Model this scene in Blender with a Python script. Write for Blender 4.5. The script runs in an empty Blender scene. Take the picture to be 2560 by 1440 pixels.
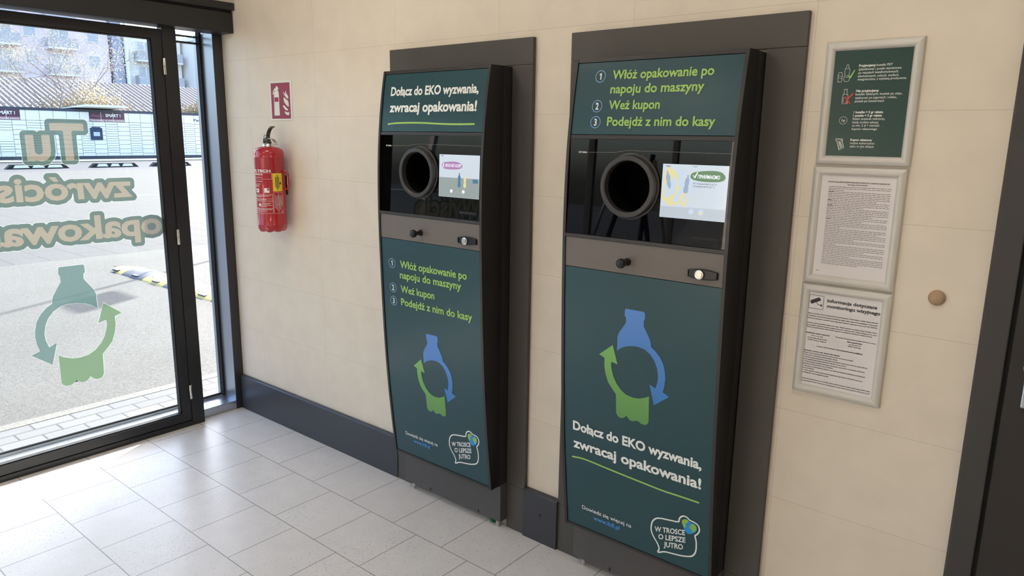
import bpy, bmesh, math, random
import numpy as np
from mathutils import Vector, Matrix
random.seed(7)
SC = bpy.context.scene
COL = SC.collection
R = math.radians

# ---------------------------------------------------------------- camera
def cam_axes(yaw, pitch, roll):
    f = Vector((math.sin(yaw)*math.cos(pitch), math.cos(yaw)*math.cos(pitch), math.sin(pitch)))
    r = f.cross(Vector((0, 0, 1))).normalized(); u = r.cross(f)
    return r*math.cos(roll)+u*math.sin(roll), -r*math.sin(roll)+u*math.cos(roll), f
CAM = Vector((0, -2.236, 1.673))
r_, u_, f_ = cam_axes(-0.6880579, -0.20562643, 0.01472698)
cd = bpy.data.cameras.new('camera'); co = bpy.data.objects.new('camera', cd); COL.objects.link(co)
co.matrix_world = Matrix(((r_.x, u_.x, -f_.x, CAM.x), (r_.y, u_.y, -f_.y, CAM.y), (r_.z, u_.z, -f_.z, CAM.z), (0, 0, 0, 1)))
cd.sensor_width = 36; cd.lens = 1806.67/2560*36; cd.clip_start = .02; cd.clip_end = 600
SC.camera = co
SC.view_settings.view_transform = 'Standard'; SC.view_settings.look = 'None'
SC.view_settings.gamma = 1; SC.view_settings.use_curve_mapping = False
SC.view_settings.exposure = 0.70

# ---------------------------------------------------------------- sky, sun
SUN_EL = R(36); SUN_DIR = Vector((.444*math.cos(SUN_EL), -.896*math.cos(SUN_EL), -math.sin(SUN_EL)))
W = bpy.data.worlds.new('sky'); SC.world = W; W.use_nodes = True
nt = W.node_tree; nt.nodes.clear()
wo = nt.nodes.new('ShaderNodeOutputWorld'); bg = nt.nodes.new('ShaderNodeBackground')
sk = nt.nodes.new('ShaderNodeTexSky'); sk.sky_type = 'NISHITA'; sk.sun_disc = False
sk.sun_elevation = SUN_EL; sk.sun_rotation = math.atan2(-.444, .896); sk.dust_density = 3.5; sk.air_density = 1.0; sk.ozone_density = 2
bg.inputs[1].default_value = 0.6
nt.links.new(sk.outputs[0], bg.inputs[0]); nt.links.new(bg.outputs[0], wo.inputs[0])
sd = bpy.data.lights.new('sun', 'SUN'); sd.energy = 13.0; sd.angle = R(.6); sd.color = (1, .95, .86)
so = bpy.data.objects.new('sun', sd); COL.objects.link(so)
so.rotation_euler = SUN_DIR.to_track_quat('-Z', 'Y').to_euler(); so.location = (-10, 15, 20)
CEIL_W = 4.0     # each added ceiling fill lamp

# ---------------------------------------------------------------- materials
def lin(c):
    return tuple((x/255/12.92 if x/255 <= .04045 else ((x/255+.055)/1.055)**2.4) for x in c)
def rgba(c): return (*lin(c), 1)
MATS = {}
def mat(name, c, rough=.5, metal=0, spec=.5, coat=0, emit=None, es=0):
    m = bpy.data.materials.new(name); m.use_nodes = True
    b = m.node_tree.nodes['Principled BSDF']
    b.inputs['Base Color'].default_value = rgba(c); b.inputs['Roughness'].default_value = rough
    b.inputs['Metallic'].default_value = metal; b.inputs['Specular IOR Level'].default_value = spec
    b.inputs['Coat Weight'].default_value = coat
    if emit: b.inputs['Emission Color'].default_value = rgba(emit); b.inputs['Emission Strength'].default_value = es
    MATS[name] = m; return m
def N(m, t, **kw):
    n = m.node_tree.nodes.new(t)
    for k, v in kw.items(): setattr(n, k, v)
    return n
def L(m, a, b): m.node_tree.links.new(a, b)
def bsdf(m): return m.node_tree.nodes['Principled BSDF']
def objco(m, loc=(0, 0, 0), rot=(0, 0, 0), sc=(1, 1, 1)):
    t = N(m, 'ShaderNodeTexCoord'); p = N(m, 'ShaderNodeMapping')
    p.inputs['Location'].default_value = loc; p.inputs['Rotation'].default_value = rot; p.inputs['Scale'].default_value = sc
    L(m, t.outputs['Object'], p.inputs[0]); return p.outputs[0]
def ramp(m, src, stops):
    r = N(m, 'ShaderNodeValToRGB'); e = r.color_ramp.elements
    e[0].position, e[0].color = stops[0][0], rgba(stops[0][1]); e[1].position, e[1].color = stops[-1][0], rgba(stops[-1][1])
    for p, c in stops[1:-1]:
        x = e.new(p); x.color = rgba(c)
    L(m, src, r.inputs[0]); return r.outputs[0]
def mix(m, fac, a, b, mode='MIX'):
    n = N(m, 'ShaderNodeMix', data_type='RGBA', blend_type=mode)
    for s, v in ((n.inputs[0], fac), (n.inputs[6], a), (n.inputs[7], b)):
        if hasattr(v, 'links'): L(m, v, s)
        elif isinstance(v, tuple): s.default_value = v
        else: s.default_value = v
    return n.outputs[2]

def tile_mat(name, base, vary, grout, bw, rh, off, ox, oy, plane, mortar, rough, speck=False):
    m = mat(name, base, rough)
    if plane == 'xz': v = objco(m, rot=(R(-90), 0, 0)); 
    elif plane == 'yx': v = objco(m, rot=(0, 0, R(90)))
    else: v = objco(m)
    mp = N(m, 'ShaderNodeVectorMath', operation='ADD'); mp.inputs[1].default_value = (-ox, -oy, 0); L(m, v, mp.inputs[0])
    b = N(m, 'ShaderNodeTexBrick', offset=off, squash=1)
    b.inputs['Scale'].default_value = 1; b.inputs['Brick Width'].default_value = bw; b.inputs['Row Height'].default_value = rh
    b.inputs['Mortar Size'].default_value = mortar; b.inputs['Mortar Smooth'].default_value = .2
    b.inputs['Color1'].default_value = rgba(base); b.inputs['Color2'].default_value = rgba(vary); b.inputs['Mortar'].default_value = rgba(grout)
    L(m, mp.outputs[0], b.inputs[0])
    col = b.outputs['Color']
    n = N(m, 'ShaderNodeTexNoise'); n.inputs['Scale'].default_value = 9; n.inputs['Detail'].default_value = 5
    L(m, v, n.inputs[0])
    col = mix(m, .16, col, ramp(m, n.outputs[0], [(.3, tuple(int(x*.86) for x in base)), (.7, tuple(min(255, int(x*1.06)) for x in base))]))
    if speck:
        st = objco(m, sc=(70, 165, 1)); s = N(m, 'ShaderNodeTexNoise'); s.inputs['Scale'].default_value = 1; s.inputs['Detail'].default_value = 2
        L(m, st, s.inputs[0])
        big = N(m, 'ShaderNodeTexNoise'); big.inputs['Scale'].default_value = 2.2; L(m, v, big.inputs[0])
        bm_ = N(m, 'ShaderNodeMath', operation='MULTIPLY'); L(m, ramp(m, s.outputs[0], [(.61, (0, 0, 0)), (.67, (255, 255, 255))]), bm_.inputs[0])
        L(m, ramp(m, big.outputs[0], [(.3, (60, 60, 60)), (.7, (205, 205, 205))]), bm_.inputs[1])
        col = mix(m, bm_.outputs[0], col, rgba((132, 122, 112)))
    L(m, col, bsdf(m).inputs['Base Color'])
    bp = N(m, 'ShaderNodeBump', invert=True); bp.inputs['Strength'].default_value = .25; bp.inputs['Distance'].default_value = .002
    L(m, b.outputs['Fac'], bp.inputs['Height']); L(m, bp.outputs[0], bsdf(m).inputs['Normal'])
    return m

M_FLOOR = tile_mat('floor_tile', (218, 213, 208), (222, 217, 212), (128, 124, 120), .2968, .3075, .5, -1.945+.001, -.0055, 'xy', .0022, .3, True)
bsdf(M_FLOOR).inputs['Specular IOR Level'].default_value = .32
M_WALL = tile_mat('wall_tile', (229, 217, 199), (231, 219, 202), (188, 174, 154), .6035, .3085, 0, -.727, -.7-.0085, 'xz', .0006, .42)
M_PLASTER = mat('plaster_white', (225, 220, 212), .8)
M_DARKFRAME = mat('anthracite_aluminium', (31, 32, 36), .42)
M_DARKJAMB = mat('anthracite_jamb', (50, 50, 53), .4)
M_ALU = mat('brushed_aluminium', (190, 195, 202), .28, .9)
M_SILVER = mat('silver_metal', (215, 213, 208), .25, 1)
M_SKIRT = mat('skirting_anthracite', (58, 59, 66), .38)
M_SURR = mat('surround_grey', (78, 75, 71), .5)
M_FRAME = mat('machine_frame', (50, 47, 47), .4)
M_SIDE = mat('machine_side_black', (19, 18, 19), .55)
M_CAB = mat('cabinet_dark', (44, 42, 41), .5)
M_FASCIA = mat('fascia_grey', (112, 104, 98), .42)
M_KICK = mat('kick_grey', (84, 81, 81), .5)
M_TEAL = mat('teal_print', (34, 72, 80), .33)
M_BLACKGLASS = mat('black_glass', (5, 5, 6), .015, 0, .28)
M_RING = mat('ring_plastic', (58, 56, 56), .42)
M_BLACK = mat('matt_black', (9, 9, 10), .6); M_VOID = mat('barrel_black', (4, 4, 4), .9, 0, .1)
M_SATIN = mat('satin_black', (22, 22, 24), .3)
M_WHITE = mat('print_white', (240, 242, 238), .4)
M_LIME = mat('print_lime', (163, 205, 105), .4)
M_SKYB = mat('print_pale_blue', (140, 185, 230), .4)
M_LINKB = mat('print_link_blue', (75, 150, 230), .4)
def grad(name, a, b, z0, z1):
    m = mat(name, a, .38); t = N(m, 'ShaderNodeTexCoord'); s = N(m, 'ShaderNodeSeparateXYZ'); L(m, t.outputs['Object'], s.inputs[0])
    mr = N(m, 'ShaderNodeMapRange'); mr.inputs[1].default_value = z0; mr.inputs[2].default_value = z1; L(m, s.outputs[2], mr.inputs[0])
    L(m, ramp(m, mr.outputs[0], [(0, a), (1, b)]), bsdf(m).inputs['Base Color']); return m
M_LBLUE = grad('print_blue', (45, 120, 190), (95, 145, 220), -.2, .25)
M_LGREEN = grad('print_green', (88, 140, 80), (130, 190, 100), -.28, .1)
M_GLOBEB = mat('print_globe_blue', (40, 150, 225), .4)
M_GLOBEG = mat('print_globe_green', (150, 190, 80), .4)
M_POSTERFRAME = mat('snap_frame_aluminium', (212, 208, 201), .38, .12)
M_PAPER = mat('paper', (232, 226, 226), .55)
M_INK = mat('ink', (52, 50, 54), .6)
M_INKL = mat('ink_light', (128, 120, 122), .6)
M_POSTERG = mat('poster_green', (24, 66, 62), .3)
M_REDP = mat('print_red', (215, 60, 45), .5)
M_EXT = mat('extinguisher_red', (178, 26, 40), .22, 0, .5, .6)
M_YELLOW = mat('label_yellow', (235, 205, 50), .45)
M_SIGNRED = mat('sign_crimson', (150, 34, 66), .4)
M_SIGNW = mat('sign_cream', (232, 232, 220), .5)
M_GREENP = mat('green_plastic', (30, 120, 60), .4)
M_RUBBER = mat('black_rubber', (28, 28, 30), .7)

def thin_glass(name, tint=(.97, .985, .985), ior=1.45):
    m = bpy.data.materials.new(name); m.use_nodes = True; n = m.node_tree.nodes; n.clear()
    o = n.new('ShaderNodeOutputMaterial'); t = n.new('ShaderNodeBsdfTransparent'); g = n.new('ShaderNodeBsdfGlossy'); f = n.new('ShaderNodeFresnel'); x = n.new('ShaderNodeMixShader')
    t.inputs[0].default_value = (*tint, 1); g.inputs['Roughness'].default_value = 0; f.inputs[0].default_value = ior
    ge = n.new('ShaderNodeNewGeometry'); iv = n.new('ShaderNodeMath'); iv.operation = 'SUBTRACT'; iv.inputs[0].default_value = 1; mu = n.new('ShaderNodeMath'); mu.operation = 'MULTIPLY'
    L(m, ge.outputs['Backfacing'], iv.inputs[1]); L(m, f.outputs[0], mu.inputs[0]); L(m, iv.outputs[0], mu.inputs[1])
    L(m, mu.outputs[0], x.inputs[0]); L(m, t.outputs[0], x.inputs[1]); L(m, g.outputs[0], x.inputs[2]); L(m, x.outputs[0], o.inputs[0]); return m
M_GLASS = thin_glass('clear_glass')
def film(name, c, tr, gl=.04):
    m = bpy.data.materials.new(name); m.use_nodes = True; n = m.node_tree.nodes; n.clear()
    o = n.new('ShaderNodeOutputMaterial'); t = n.new('ShaderNodeBsdfTransparent'); d = n.new('ShaderNodeBsdfDiffuse'); s = n.new('ShaderNodeBsdfTranslucent')
    a = n.new('ShaderNodeMixShader'); b = n.new('ShaderNodeMixShader')
    d.inputs[0].default_value = rgba(c); s.inputs[0].default_value = rgba(c); a.inputs[0].default_value = .45; b.inputs[0].default_value = tr
    L(m, d.outputs[0], a.inputs[1]); L(m, s.outputs[0], a.inputs[2]); L(m, a.outputs[0], b.inputs[1]); L(m, t.outputs[0], b.inputs[2]); L(m, b.outputs[0], o.inputs[0]); return m
M_FILMHALO = film('film_grey_green', (74, 94, 86), .14)
M_FILMLET = film('film_cream', (140, 131, 114), .14)
M_FILMRIM = film('film_white_rim', (205, 218, 212), .2)
M_FILMTEAL = film('film_teal', (84, 112, 110), .18)
M_FILMGREEN = film('film_green', (92, 122, 88), .18)

def speck(name, a, b, sc, rough=.85):
    m = mat(name, a, rough); v = objco(m); n = N(m, 'ShaderNodeTexNoise'); n.inputs['Scale'].default_value = sc; n.inputs['Detail'].default_value = 3; n.inputs['Roughness'].default_value = .7
    L(m, v, n.inputs[0]); n2 = N(m, 'ShaderNodeTexNoise'); n2.inputs['Scale'].default_value = .8; L(m, v, n2.inputs[0])
    c = ramp(m, n.outputs[0], [(.42, b), (.55, a)])
    L(m, mix(m, .25, c, ramp(m, n2.outputs[0], [(.3, b), (.7, a)])), bsdf(m).inputs['Base Color']); return m
M_ASPH = speck('asphalt', (77, 76, 75), (25, 24, 23), 120)
M_LOTSHADE = speck('shaded_parking_asphalt', (34, 38, 52), (28, 31, 44), 20)  # bluish dark tone: shade over the parking strip is put into the colour
M_KERB = speck('kerb_concrete', (96, 95, 92), (74, 72, 70), 60)
M_BRICK = tile_mat('brick_paving', (80, 81, 85), (94, 94, 96), (38, 37, 37), .215, .1085, .5, 0, -4.667, 'yx', .006, .85)
M_PAVE = tile_mat('large_paving', (51, 51, 54), (48, 48, 50), (16, 16, 18), .9, .42, .5, -10.6, .72, 'xy', .012, .85)
M_LOCK = mat('locker_white', (238, 236, 232), .45)
M_LOCKG = mat('locker_gap', (112, 118, 128), .6)
M_LOCKD = mat('locker_fascia', (62, 66, 80), .5)
M_MAROON = mat('sign_maroon', (84, 50, 72), .5); M_MAROON2 = mat('sign_rose', (165, 108, 122), .5)
M_SCREENBLUE = mat('terminal_blue', (40, 56, 88), .4)
M_ROOF = mat('roof_sheet', (92, 84, 84), .5)
M_BPINK = mat('render_pink', (240, 220, 220), .9); M_BWHITE = mat('render_white', (240, 234, 226), .9)
M_BBLUE = mat('render_blue', (166, 168, 184), .9); M_BGREY = mat('balcony_grey', (190, 188, 190), .8)
M_BGLASS = mat('pane_blue', (192, 192, 196), .3)
M_BARK = mat('bark', (138, 126, 126), .9); M_LEAF = mat('dry_leaf', (226, 214, 190), .8)
M_BUSH = mat('dry_bush', (170, 154, 124), .9)
M_VERGE = mat('verge_soil', (120, 124, 112), .9); M_BUMPY = mat('bump_yellow', (172, 160, 92), .7); M_BUMPG = mat('bump_grey', (78, 80, 88), .7)
M_CHROME = mat('chrome', (230, 230, 232), .1, 1)

# ---------------------------------------------------------------- helpers
def add_box(bm, x0, x1, y0, y1, z0, z1, bev=0):
    r = bmesh.ops.create_cube(bm, size=1)
    for v in r['verts']:
        v.co = Vector(((x0+x1)/2+v.co.x*(x1-x0), (y0+y1)/2+v.co.y*(y1-y0), (z0+z1)/2+v.co.z*(z1-z0)))
    if bev:
        es = list({e for v in r['verts'] for e in v.link_edges})
        bmesh.ops.bevel(bm, geom=es, offset=bev, segments=2, affect='EDGES', profile=.5)
def add_tube(bm, pts, rad, seg=10, cap=True):
    pts = [Vector(p) for p in pts]; n = len(pts); rings = []
    rad = rad if isinstance(rad, (list, tuple)) else [rad]*n
    prev = None
    for i, p in enumerate(pts):
        d = (pts[min(i+1, n-1)]-pts[max(i-1, 0)]).normalized()
        if prev is None:
            a = d.orthogonal().normalized()
        else:
            a = (prev-d*prev.dot(d)).normalized()
        prev = a; b = d.cross(a)
        rings.append([bm.verts.new(p+(a*math.cos(2*math.pi*k/seg)+b*math.sin(2*math.pi*k/seg))*rad[i]) for k in range(seg)])
    for i in range(n-1):
        for k in range(seg):
            bm.faces.new((rings[i][k], rings[i][(k+1) % seg], rings[i+1][(k+1) % seg], rings[i+1][k]))
    if cap:
        bm.faces.new(rings[0][::-1]); bm.faces.new(rings[-1])
def add_lathe(bm, prof, o=(0, 0, 0), axis='z', seg=32):
    o = Vector(o); rings = []
    for r, h in prof:
        ring = []
        for k in range(seg):
            a = 2*math.pi*k/seg; c, s = math.cos(a)*r, math.sin(a)*r
            p = {'z': (c, s, h), 'y': (c, h, s), 'x': (h, c, s)}[axis]
            ring.append(bm.verts.new(o+Vector(p)))
        rings.append(ring)
    for i in range(len(rings)-1):
        for k in range(seg):
            bm.faces.new((rings[i][k], rings[i][(k+1) % seg], rings[i+1][(k+1) % seg], rings[i+1][k]))
    return rings
def add_prism(bm, poly, lo, hi, plane='yz'):
    def P(a, b, h): return {'yz': (h, a, b), 'xz': (a, h, b), 'xy': (a, b, h)}[plane]
    A = [bm.verts.new(P(a, b, lo)) for a, b in poly]; B = [bm.verts.new(P(a, b, hi)) for a, b in poly]
    n = len(poly)
    for i in range(n): bm.faces.new((A[i], A[(i+1) % n], B[(i+1) % n], B[i]))
    bm.faces.new(A[::-1]); bm.faces.new(B)
def obj(name, bm, m, parent=None, smooth=False, label=None, kind=None):
    bmesh.ops.recalc_face_normals(bm, faces=bm.faces[:])
    me = bpy.data.meshes.new(name); bm.to_mesh(me); bm.free(); me.materials.append(m)
    if smooth:
        me.shade_smooth() if hasattr(me, 'shade_smooth') else None
        for p in me.polygons: p.use_smooth = True
        try: me.set_sharp_from_angle(angle=R(smooth if smooth is not True else 40))
        except Exception: pass
    o = bpy.data.objects.new(name, me); COL.objects.link(o)
    if parent: o.parent = parent
    if label: o['label'] = label
    if kind: o['kind'] = kind
    return o
def box(name, m, x0, x1, y0, y1, z0, z1, parent=None, bev=0, label=None):
    bm = bmesh.new(); add_box(bm, x0, x1, y0, y1, z0, z1, bev); return obj(name, bm, m, parent, label=label)
def tag(o, label, cat, group=None):
    o['label'] = label; o['category'] = cat
    if group: o['group'] = group
    return o
def thing(name, label, cat, loc=(0, 0, 0), group=None, kind=None):
    o = bpy.data.objects.new(name, None); COL.objects.link(o); o.location = loc; o.empty_display_size = .05
    if kind: o['kind'] = kind
    if label: tag(o, label, cat, group)
    return o
def structure(o): o['kind'] = 'structure'; return o

_tc = {}
BASE = dict(zip('ąćęłńóśźżĄĆĘŁŃÓŚŹŻ', 'acelnoszzACELNOSZZ'))
MARK = dict(zip('ąćęłńóśźżĄĆĘŁŃÓŚŹŻ', 'oaolaaaadOAOLAAAAD'))
def raw(s, bold=0.0):
    k = (s, bold)
    if k not in _tc:
        cu = bpy.data.curves.new('tmp', 'FONT'); cu.body = s; cu.size = 1; cu.offset = bold; cu.resolution_u = 3
        ob = bpy.data.objects.new('tmp', cu); me = ob.to_mesh()
        V = [(v.co.x, v.co.y) for v in me.vertices]; F = [tuple(p.vertices) for p in me.polygons]
        ob.to_mesh_clear(); bpy.data.objects.remove(ob); bpy.data.curves.remove(cu)
        _tc[k] = (V, F)
    return _tc[k]
def glyphs(s, bold=0.0):
    base = ''.join(BASE.get(c, c) for c in s)
    V0, F0 = raw(base, bold); V, F = list(V0), list(F0)
    def quad(pts):
        n = len(V); V.extend(pts); F.append(tuple(range(n, n+len(pts))))
    t = .042+bold
    for i, c in enumerate(s):
        if c not in MARK: continue
        rt = max(v[0] for v in raw(base[:i+1], bold)[0]); g = raw(base[i], bold)[0]
        w = max(v[0] for v in g)-min(v[0] for v in g); top = max(v[1] for v in g); m = rt-w/2; k = MARK[c].lower()
        if k == 'a': quad([(m-.055-t*.4, top+.055), (m-.055+t*1.3, top+.055), (m+.075+t*1.1, top+.20), (m+.075-t*1.1, top+.20)])
        elif k == 'd': quad([(m+(.052+bold)*math.cos(a*math.pi/6), top+.125+(.052+bold)*math.sin(a*math.pi/6)) for a in range(12)])
        elif k == 'o':
            x = rt-.06
            quad([(x-t*1.1, .005), (x+t*.5, .005), (x-.02-t*.1, -.075), (x-.075-t, -.075)]); quad([(x-.075-t, -.075), (x-.02-t*.1, -.075), (x-.01, -.115), (x-.05, -.15)]); quad([(x-.05, -.15), (x-.01, -.115), (x+.05, -.105), (x+.04, -.165)])
        elif k == 'l':
            if c == 'ł': quad([(m-.10-bold, .26), (m+.10+bold, .40), (m+.10+bold, .40+t*2), (m-.10-bold, .26+t*2)])
            else: quad([(rt-w-.06, .24), (rt-w+.2, .40), (rt-w+.2, .40+t*2), (rt-w-.06, .24+t*2)])
    xs = [v[0] for v in V0]
    return V, F, min(xs), max(xs)
_h = glyphs('H')[0]; CAPH = max(v[1] for v in _h)-min(v[1] for v in _h)
def add_text(bm, s, mp, x0, z0, x1, cap=None, bold=.012, tilt=0, off=.0012):
    V, F, a, b = glyphs(s, bold); sx = (x1-x0)/(b-a); sz = cap/CAPH if cap else abs(sx)
    vs = []
    for x, y in V:
        t = (x-a)/(b-a); vs.append(bm.verts.new(mp(x0+(x-a)*sx, z0+y*sz+tilt*t, off)))
    for f in F:
        try: bm.faces.new([vs[i] for i in f])
        except ValueError: pass
def add_digit(bm, ch, mp, cx, z0, cap, bold=.03):
    if ch == '1':
        bm.faces.new([bm.verts.new(mp(cx+x*cap, z0+z*cap, .0012)) for x, z in ((-.04, 0), (.17, 0), (.17, 1), (.0, 1), (-.24, .82), (-.18, .66), (-.04, .75))]); return
    V, F, a, b = glyphs(ch, bold); k = cap/CAPH*.8; add_text(bm, ch, mp, cx-(b-a)*k/2, z0, cx+(b-a)*k/2, cap, bold)
def add_poly(bm, pts, mp, off=.0012, step=None):
    b2 = bmesh.new(); f = b2.faces.new([b2.verts.new((x, z, 0)) for x, z in pts])
    bmesh.ops.triangulate(b2, faces=[f])
    if step:
        z = min(p[1] for p in pts)+step
        while z < max(p[1] for p in pts):
            bmesh.ops.bisect_plane(b2, geom=b2.verts[:]+b2.edges[:]+b2.faces[:], plane_co=(0, z, 0), plane_no=(0, 1, 0)); z += step
    mpv = {v: bm.verts.new(mp(v.co.x, v.co.y, off)) for v in b2.verts}
    for f in b2.faces: bm.faces.new([mpv[v] for v in f.verts])
    b2.free()
def circ(cx, cz, r, n=28, rz=None): return [(cx+r*math.cos(2*math.pi*k/n), cz+(rz or r)*math.sin(2*math.pi*k/n)) for k in range(n)]
def add_ring(bm, cx, cz, r, w, mp, off=.0012, n=36):
    a = circ(cx, cz, r, n); b = circ(cx, cz, r-w, n)
    A = [bm.verts.new(mp(*p, off)) for p in a]; B = [bm.verts.new(mp(*p, off)) for p in b]
    for i in range(n): bm.faces.new((A[i], A[(i+1) % n], B[(i+1) % n], B[i]))
def add_stroke(bm, pts, w, mp, off=.0012, closed=False, caps=True):
    n = len(pts); P = [Vector(p) for p in pts]; Lf, Rt = [], []
    for i in range(n):
        a = P[i-1] if (i or closed) else P[i]; b = P[(i+1) % n] if (i < n-1 or closed) else P[i]
        d = (b-a).normalized(); nn = Vector((-d.y, d.x))
        d1 = (P[i]-a).normalized() if (P[i]-a).length > 1e-9 else d
        k = max(.5, abs(nn.dot(Vector((-d1.y, d1.x)))))
        Lf.append(bm.verts.new(mp(*(P[i]+nn*w/2/k), off))); Rt.append(bm.verts.new(mp(*(P[i]-nn*w/2/k), off)))
    for i in range(n if closed else n-1):
        j = (i+1) % n; bm.faces.new((Lf[i], Lf[j], Rt[j], Rt[i]))
    if caps and not closed:
        for p in (P[0], P[-1]): bm.faces.new([bm.verts.new(mp(*q, off*1.04)) for q in circ(p.x, p.y, w/2, 12)])
def smooth_path(pts, closed=True, it=2):
    for _ in range(it):
        out = []; n = len(pts)
        for i in range(n if closed else n-1):
            a, b = pts[i], pts[(i+1) % n]
            out += [(a[0]*.75+b[0]*.25, a[1]*.75+b[1]*.25), (a[0]*.25+b[0]*.75, a[1]*.25+b[1]*.75)]
        pts = out if closed else [pts[0]]+out+[pts[-1]]
    return pts
def new(): return bmesh.new()

# ================================================================= SETTING
WY = .013          # face of the tiled wall
GX = -3.98         # glass of the hinged wing
bm = new(); add_box(bm, -4.0, 2.0, -8.2, .35, -.12, 0); structure(obj('floor', bm, M_FLOOR))
bm = new(); add_box(bm, -3.999, 2.0, WY, WY+.2, 0, 3.0); structure(obj('wall_back', bm, M_WALL))
bm = new(); add_box(bm, -4.2, 2.0, -8.2, -8.0, 0, 3.0); structure(obj('wall_front', bm, M_WALL))
bm = new(); add_box(bm, 1.8, 2.0, -8.0, WY, 0, 3.0); structure(obj('wall_right', bm, M_WALL))
bm = new(); add_box(bm, -4.2, 2.0, -8.2, .35, 3.0, 3.15); structure(obj('ceiling', bm, M_PLASTER))
bm = new(); add_box(bm, -4.2, -4.0, -8.0, .2, 2.40, 3.0); structure(obj('wall_left', bm, M_PLASTER))
bm = new(); add_box(bm, -4.21, -3.999, -.0, .4, 0, 3.0); structure(obj('wall_left', bm, M_PLASTER))

def skirting(name, x0, x1, yf, z1):
    bm = new(); add_prism(bm, [(WY, 0), (yf, 0), (yf, z1-.006), (yf+.006, z1), (WY, z1)], x0, x1, 'yz'); return structure(obj(name, bm, M_SKIRT))
s = skirting('baseboard_back', -3.985, -2.552, -.010, .214)
s = skirting('baseboard_back', -1.748, -1.572, -.016, .216)
bm = new(); add_lathe(bm, [(0, -.0165), (.008, -.0165), (.008, -.0158), (0, -.0158)], (-1.655, 0, .125), 'y', 16); obj('screw_plug', bm, M_SATIN, s)
skirting('baseboard_back', -.738, -.217, -.010, .214)

# --- glazed left side: hinged wing in front, fixed pane behind it
door = thing('door_1', None, None, kind='structure')
YH = -.352; YW = -1.47     # hinge edge, free edge
def leaf(root, y1, y0):
    bm = new(); x0, x1 = -4.0, -3.95
    add_box(bm, x0, x1, y1-.052, y1, .034, 2.199); add_box(bm, x0, x1, y0, y0+.052, .034, 2.199)
    add_box(bm, x0, x1, y0+.052, y1-.052, .034, .080); add_box(bm, x0, x1, y0+.052, y1-.052, 2.15, 2.199)
    obj('leaf_frame', bm, M_DARKFRAME, root)
    box('glass', M_GLASS, GX-.003, GX, y0+.05, y1-.05, .078, 2.152, root)
    bm = new()
    for a, b, c, d in ((y0+.052, y0+.058, .08, 2.15), (y1-.058, y1-.052, .08, 2.15)): add_box(bm, GX-.01, GX+.022, a, b, c, d)
    add_box(bm, GX-.01, GX+.022, y0+.058, y1-.058, .08, .086); add_box(bm, GX-.01, GX+.022, y0+.058, y1-.058, 2.144, 2.15)
    obj('gasket', bm, M_RUBBER, root)
leaf(door, YH, YW)
bm = new(); add_box(bm, -4.0, -3.945, -.349, -.276, 0, 2.215, .002); obj('door_post', bm, M_DARKFRAME, door)
bm = new(); add_box(bm, -4.0, -3.945, YW, -.349, 0, .030, .002); obj('threshold', bm, M_DARKFRAME, door)
for z in (2.012, 1.107, .207):
    bm = new(); add_lathe(bm, [(0, -.042), (.007, -.042), (.008, -.040), (.008, -.0015), (.0065, 0), (.008, .0015), (.008, .040), (.007, .042), (0, .042)], (-3.940, -.351, z), 'z', 14)
    obj('hinge', bm, M_SILVER, door, True)
door2 = thing('door_2', None, None, kind='structure')
leaf(door2, -1.50, -2.62)
bm = new(); add_box(bm, -4.0, -3.945, YW-.03, YW, 0, 2.215, .002); obj('door_post', bm, M_DARKFRAME, door2)
bm = new(); add_box(bm, -4.0, -3.945, -2.70, -2.62, 0, 2.215, .002); obj('door_post', bm, M_DARKFRAME, door2)
bm = new(); add_box(bm, -4.0, -3.945, -2.62, YW-.03, 0, .030, .002); obj('threshold', bm, M_DARKFRAME, door2)

win = thing('window_1', None, None, kind='structure')
XG = -4.145
box('glass', M_GLASS, XG-.006, XG, -2.70, -.046, .075, 2.40, win)
bm = new(); add_box(bm, XG-.014, XG+.012, -2.70, -.046, .053, .066); obj('bottom_track', bm, M_ALU, win); bm = new(); add_box(bm, XG-.007, XG+.005, -2.70, -.046, .066, .075); obj('bottom_seal', bm, M_RUBBER, win)
bm = new()
for d in (0, .014, .028): add_box(bm, XG-.012+d, XG-.004+d, -.058, -.044, .06, 2.30)
obj('gasket', bm, M_RUBBER, win)
bm = new(); add_box(bm, XG-.02, XG+.02, -2.70, -.046, 2.165, 2.172); add_box(bm, XG-.02, XG+.02, -2.70, -.046, 2.20, 2.206); obj('top_rail', bm, M_RUBBER, win)
win2 = thing('window_2', None, None, kind='structure')
box('glass', M_GLASS, -4.07, -4.064, -8.0, -2.74, .075, 2.40, win2)
bm = new(); add_box(bm, -4.1, -4.03, -2.74, -2.70, 0, 2.4); add_box(bm, -4.1, -4.03, -8.0, -2.74, 0, .075); add_box(bm, -4.1, -4.03, -4.3, -4.25, .075, 2.4); add_box(bm, -4.1, -4.03, -6.1, -6.05, .075, 2.4); obj('frame', bm, M_DARKFRAME, win2)
bm = new(); add_box(bm, -4.213, -4.0, -8.0, -.035, 0, .053, .003); structure(obj('trim_1', bm, M_ALU))
bm = new(); add_prism(bm, [(-4.0, WY), (-3.996, WY), (-3.996, -.042), (-4.0, -.042)], .0, 2.22, 'xy'); structure(obj('trim_2', bm, M_DARKJAMB))
bm = new(); add_box(bm, -4.21, -4.0, -.044, -.002, .053, 2.22); structure(obj('trim_3', bm, mat('jamb_aluminium', (158, 165, 178), .32, .7)))
op = tag(thing('door_operator', 0, 0), 'long anthracite automatic door operator housing above the glazed door', 'door operator')
bm = new(); add_box(bm, -3.999, -3.864, -2.75, .010, 2.212, 2.318, .002); obj('housing', bm, M_DARKFRAME, op)
bm = new(); add_box(bm, -3.999, -3.84, -2.75, .010, 2.329, 2.367, .002); obj('top_cover', bm, M_DARKFRAME, op)
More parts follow.
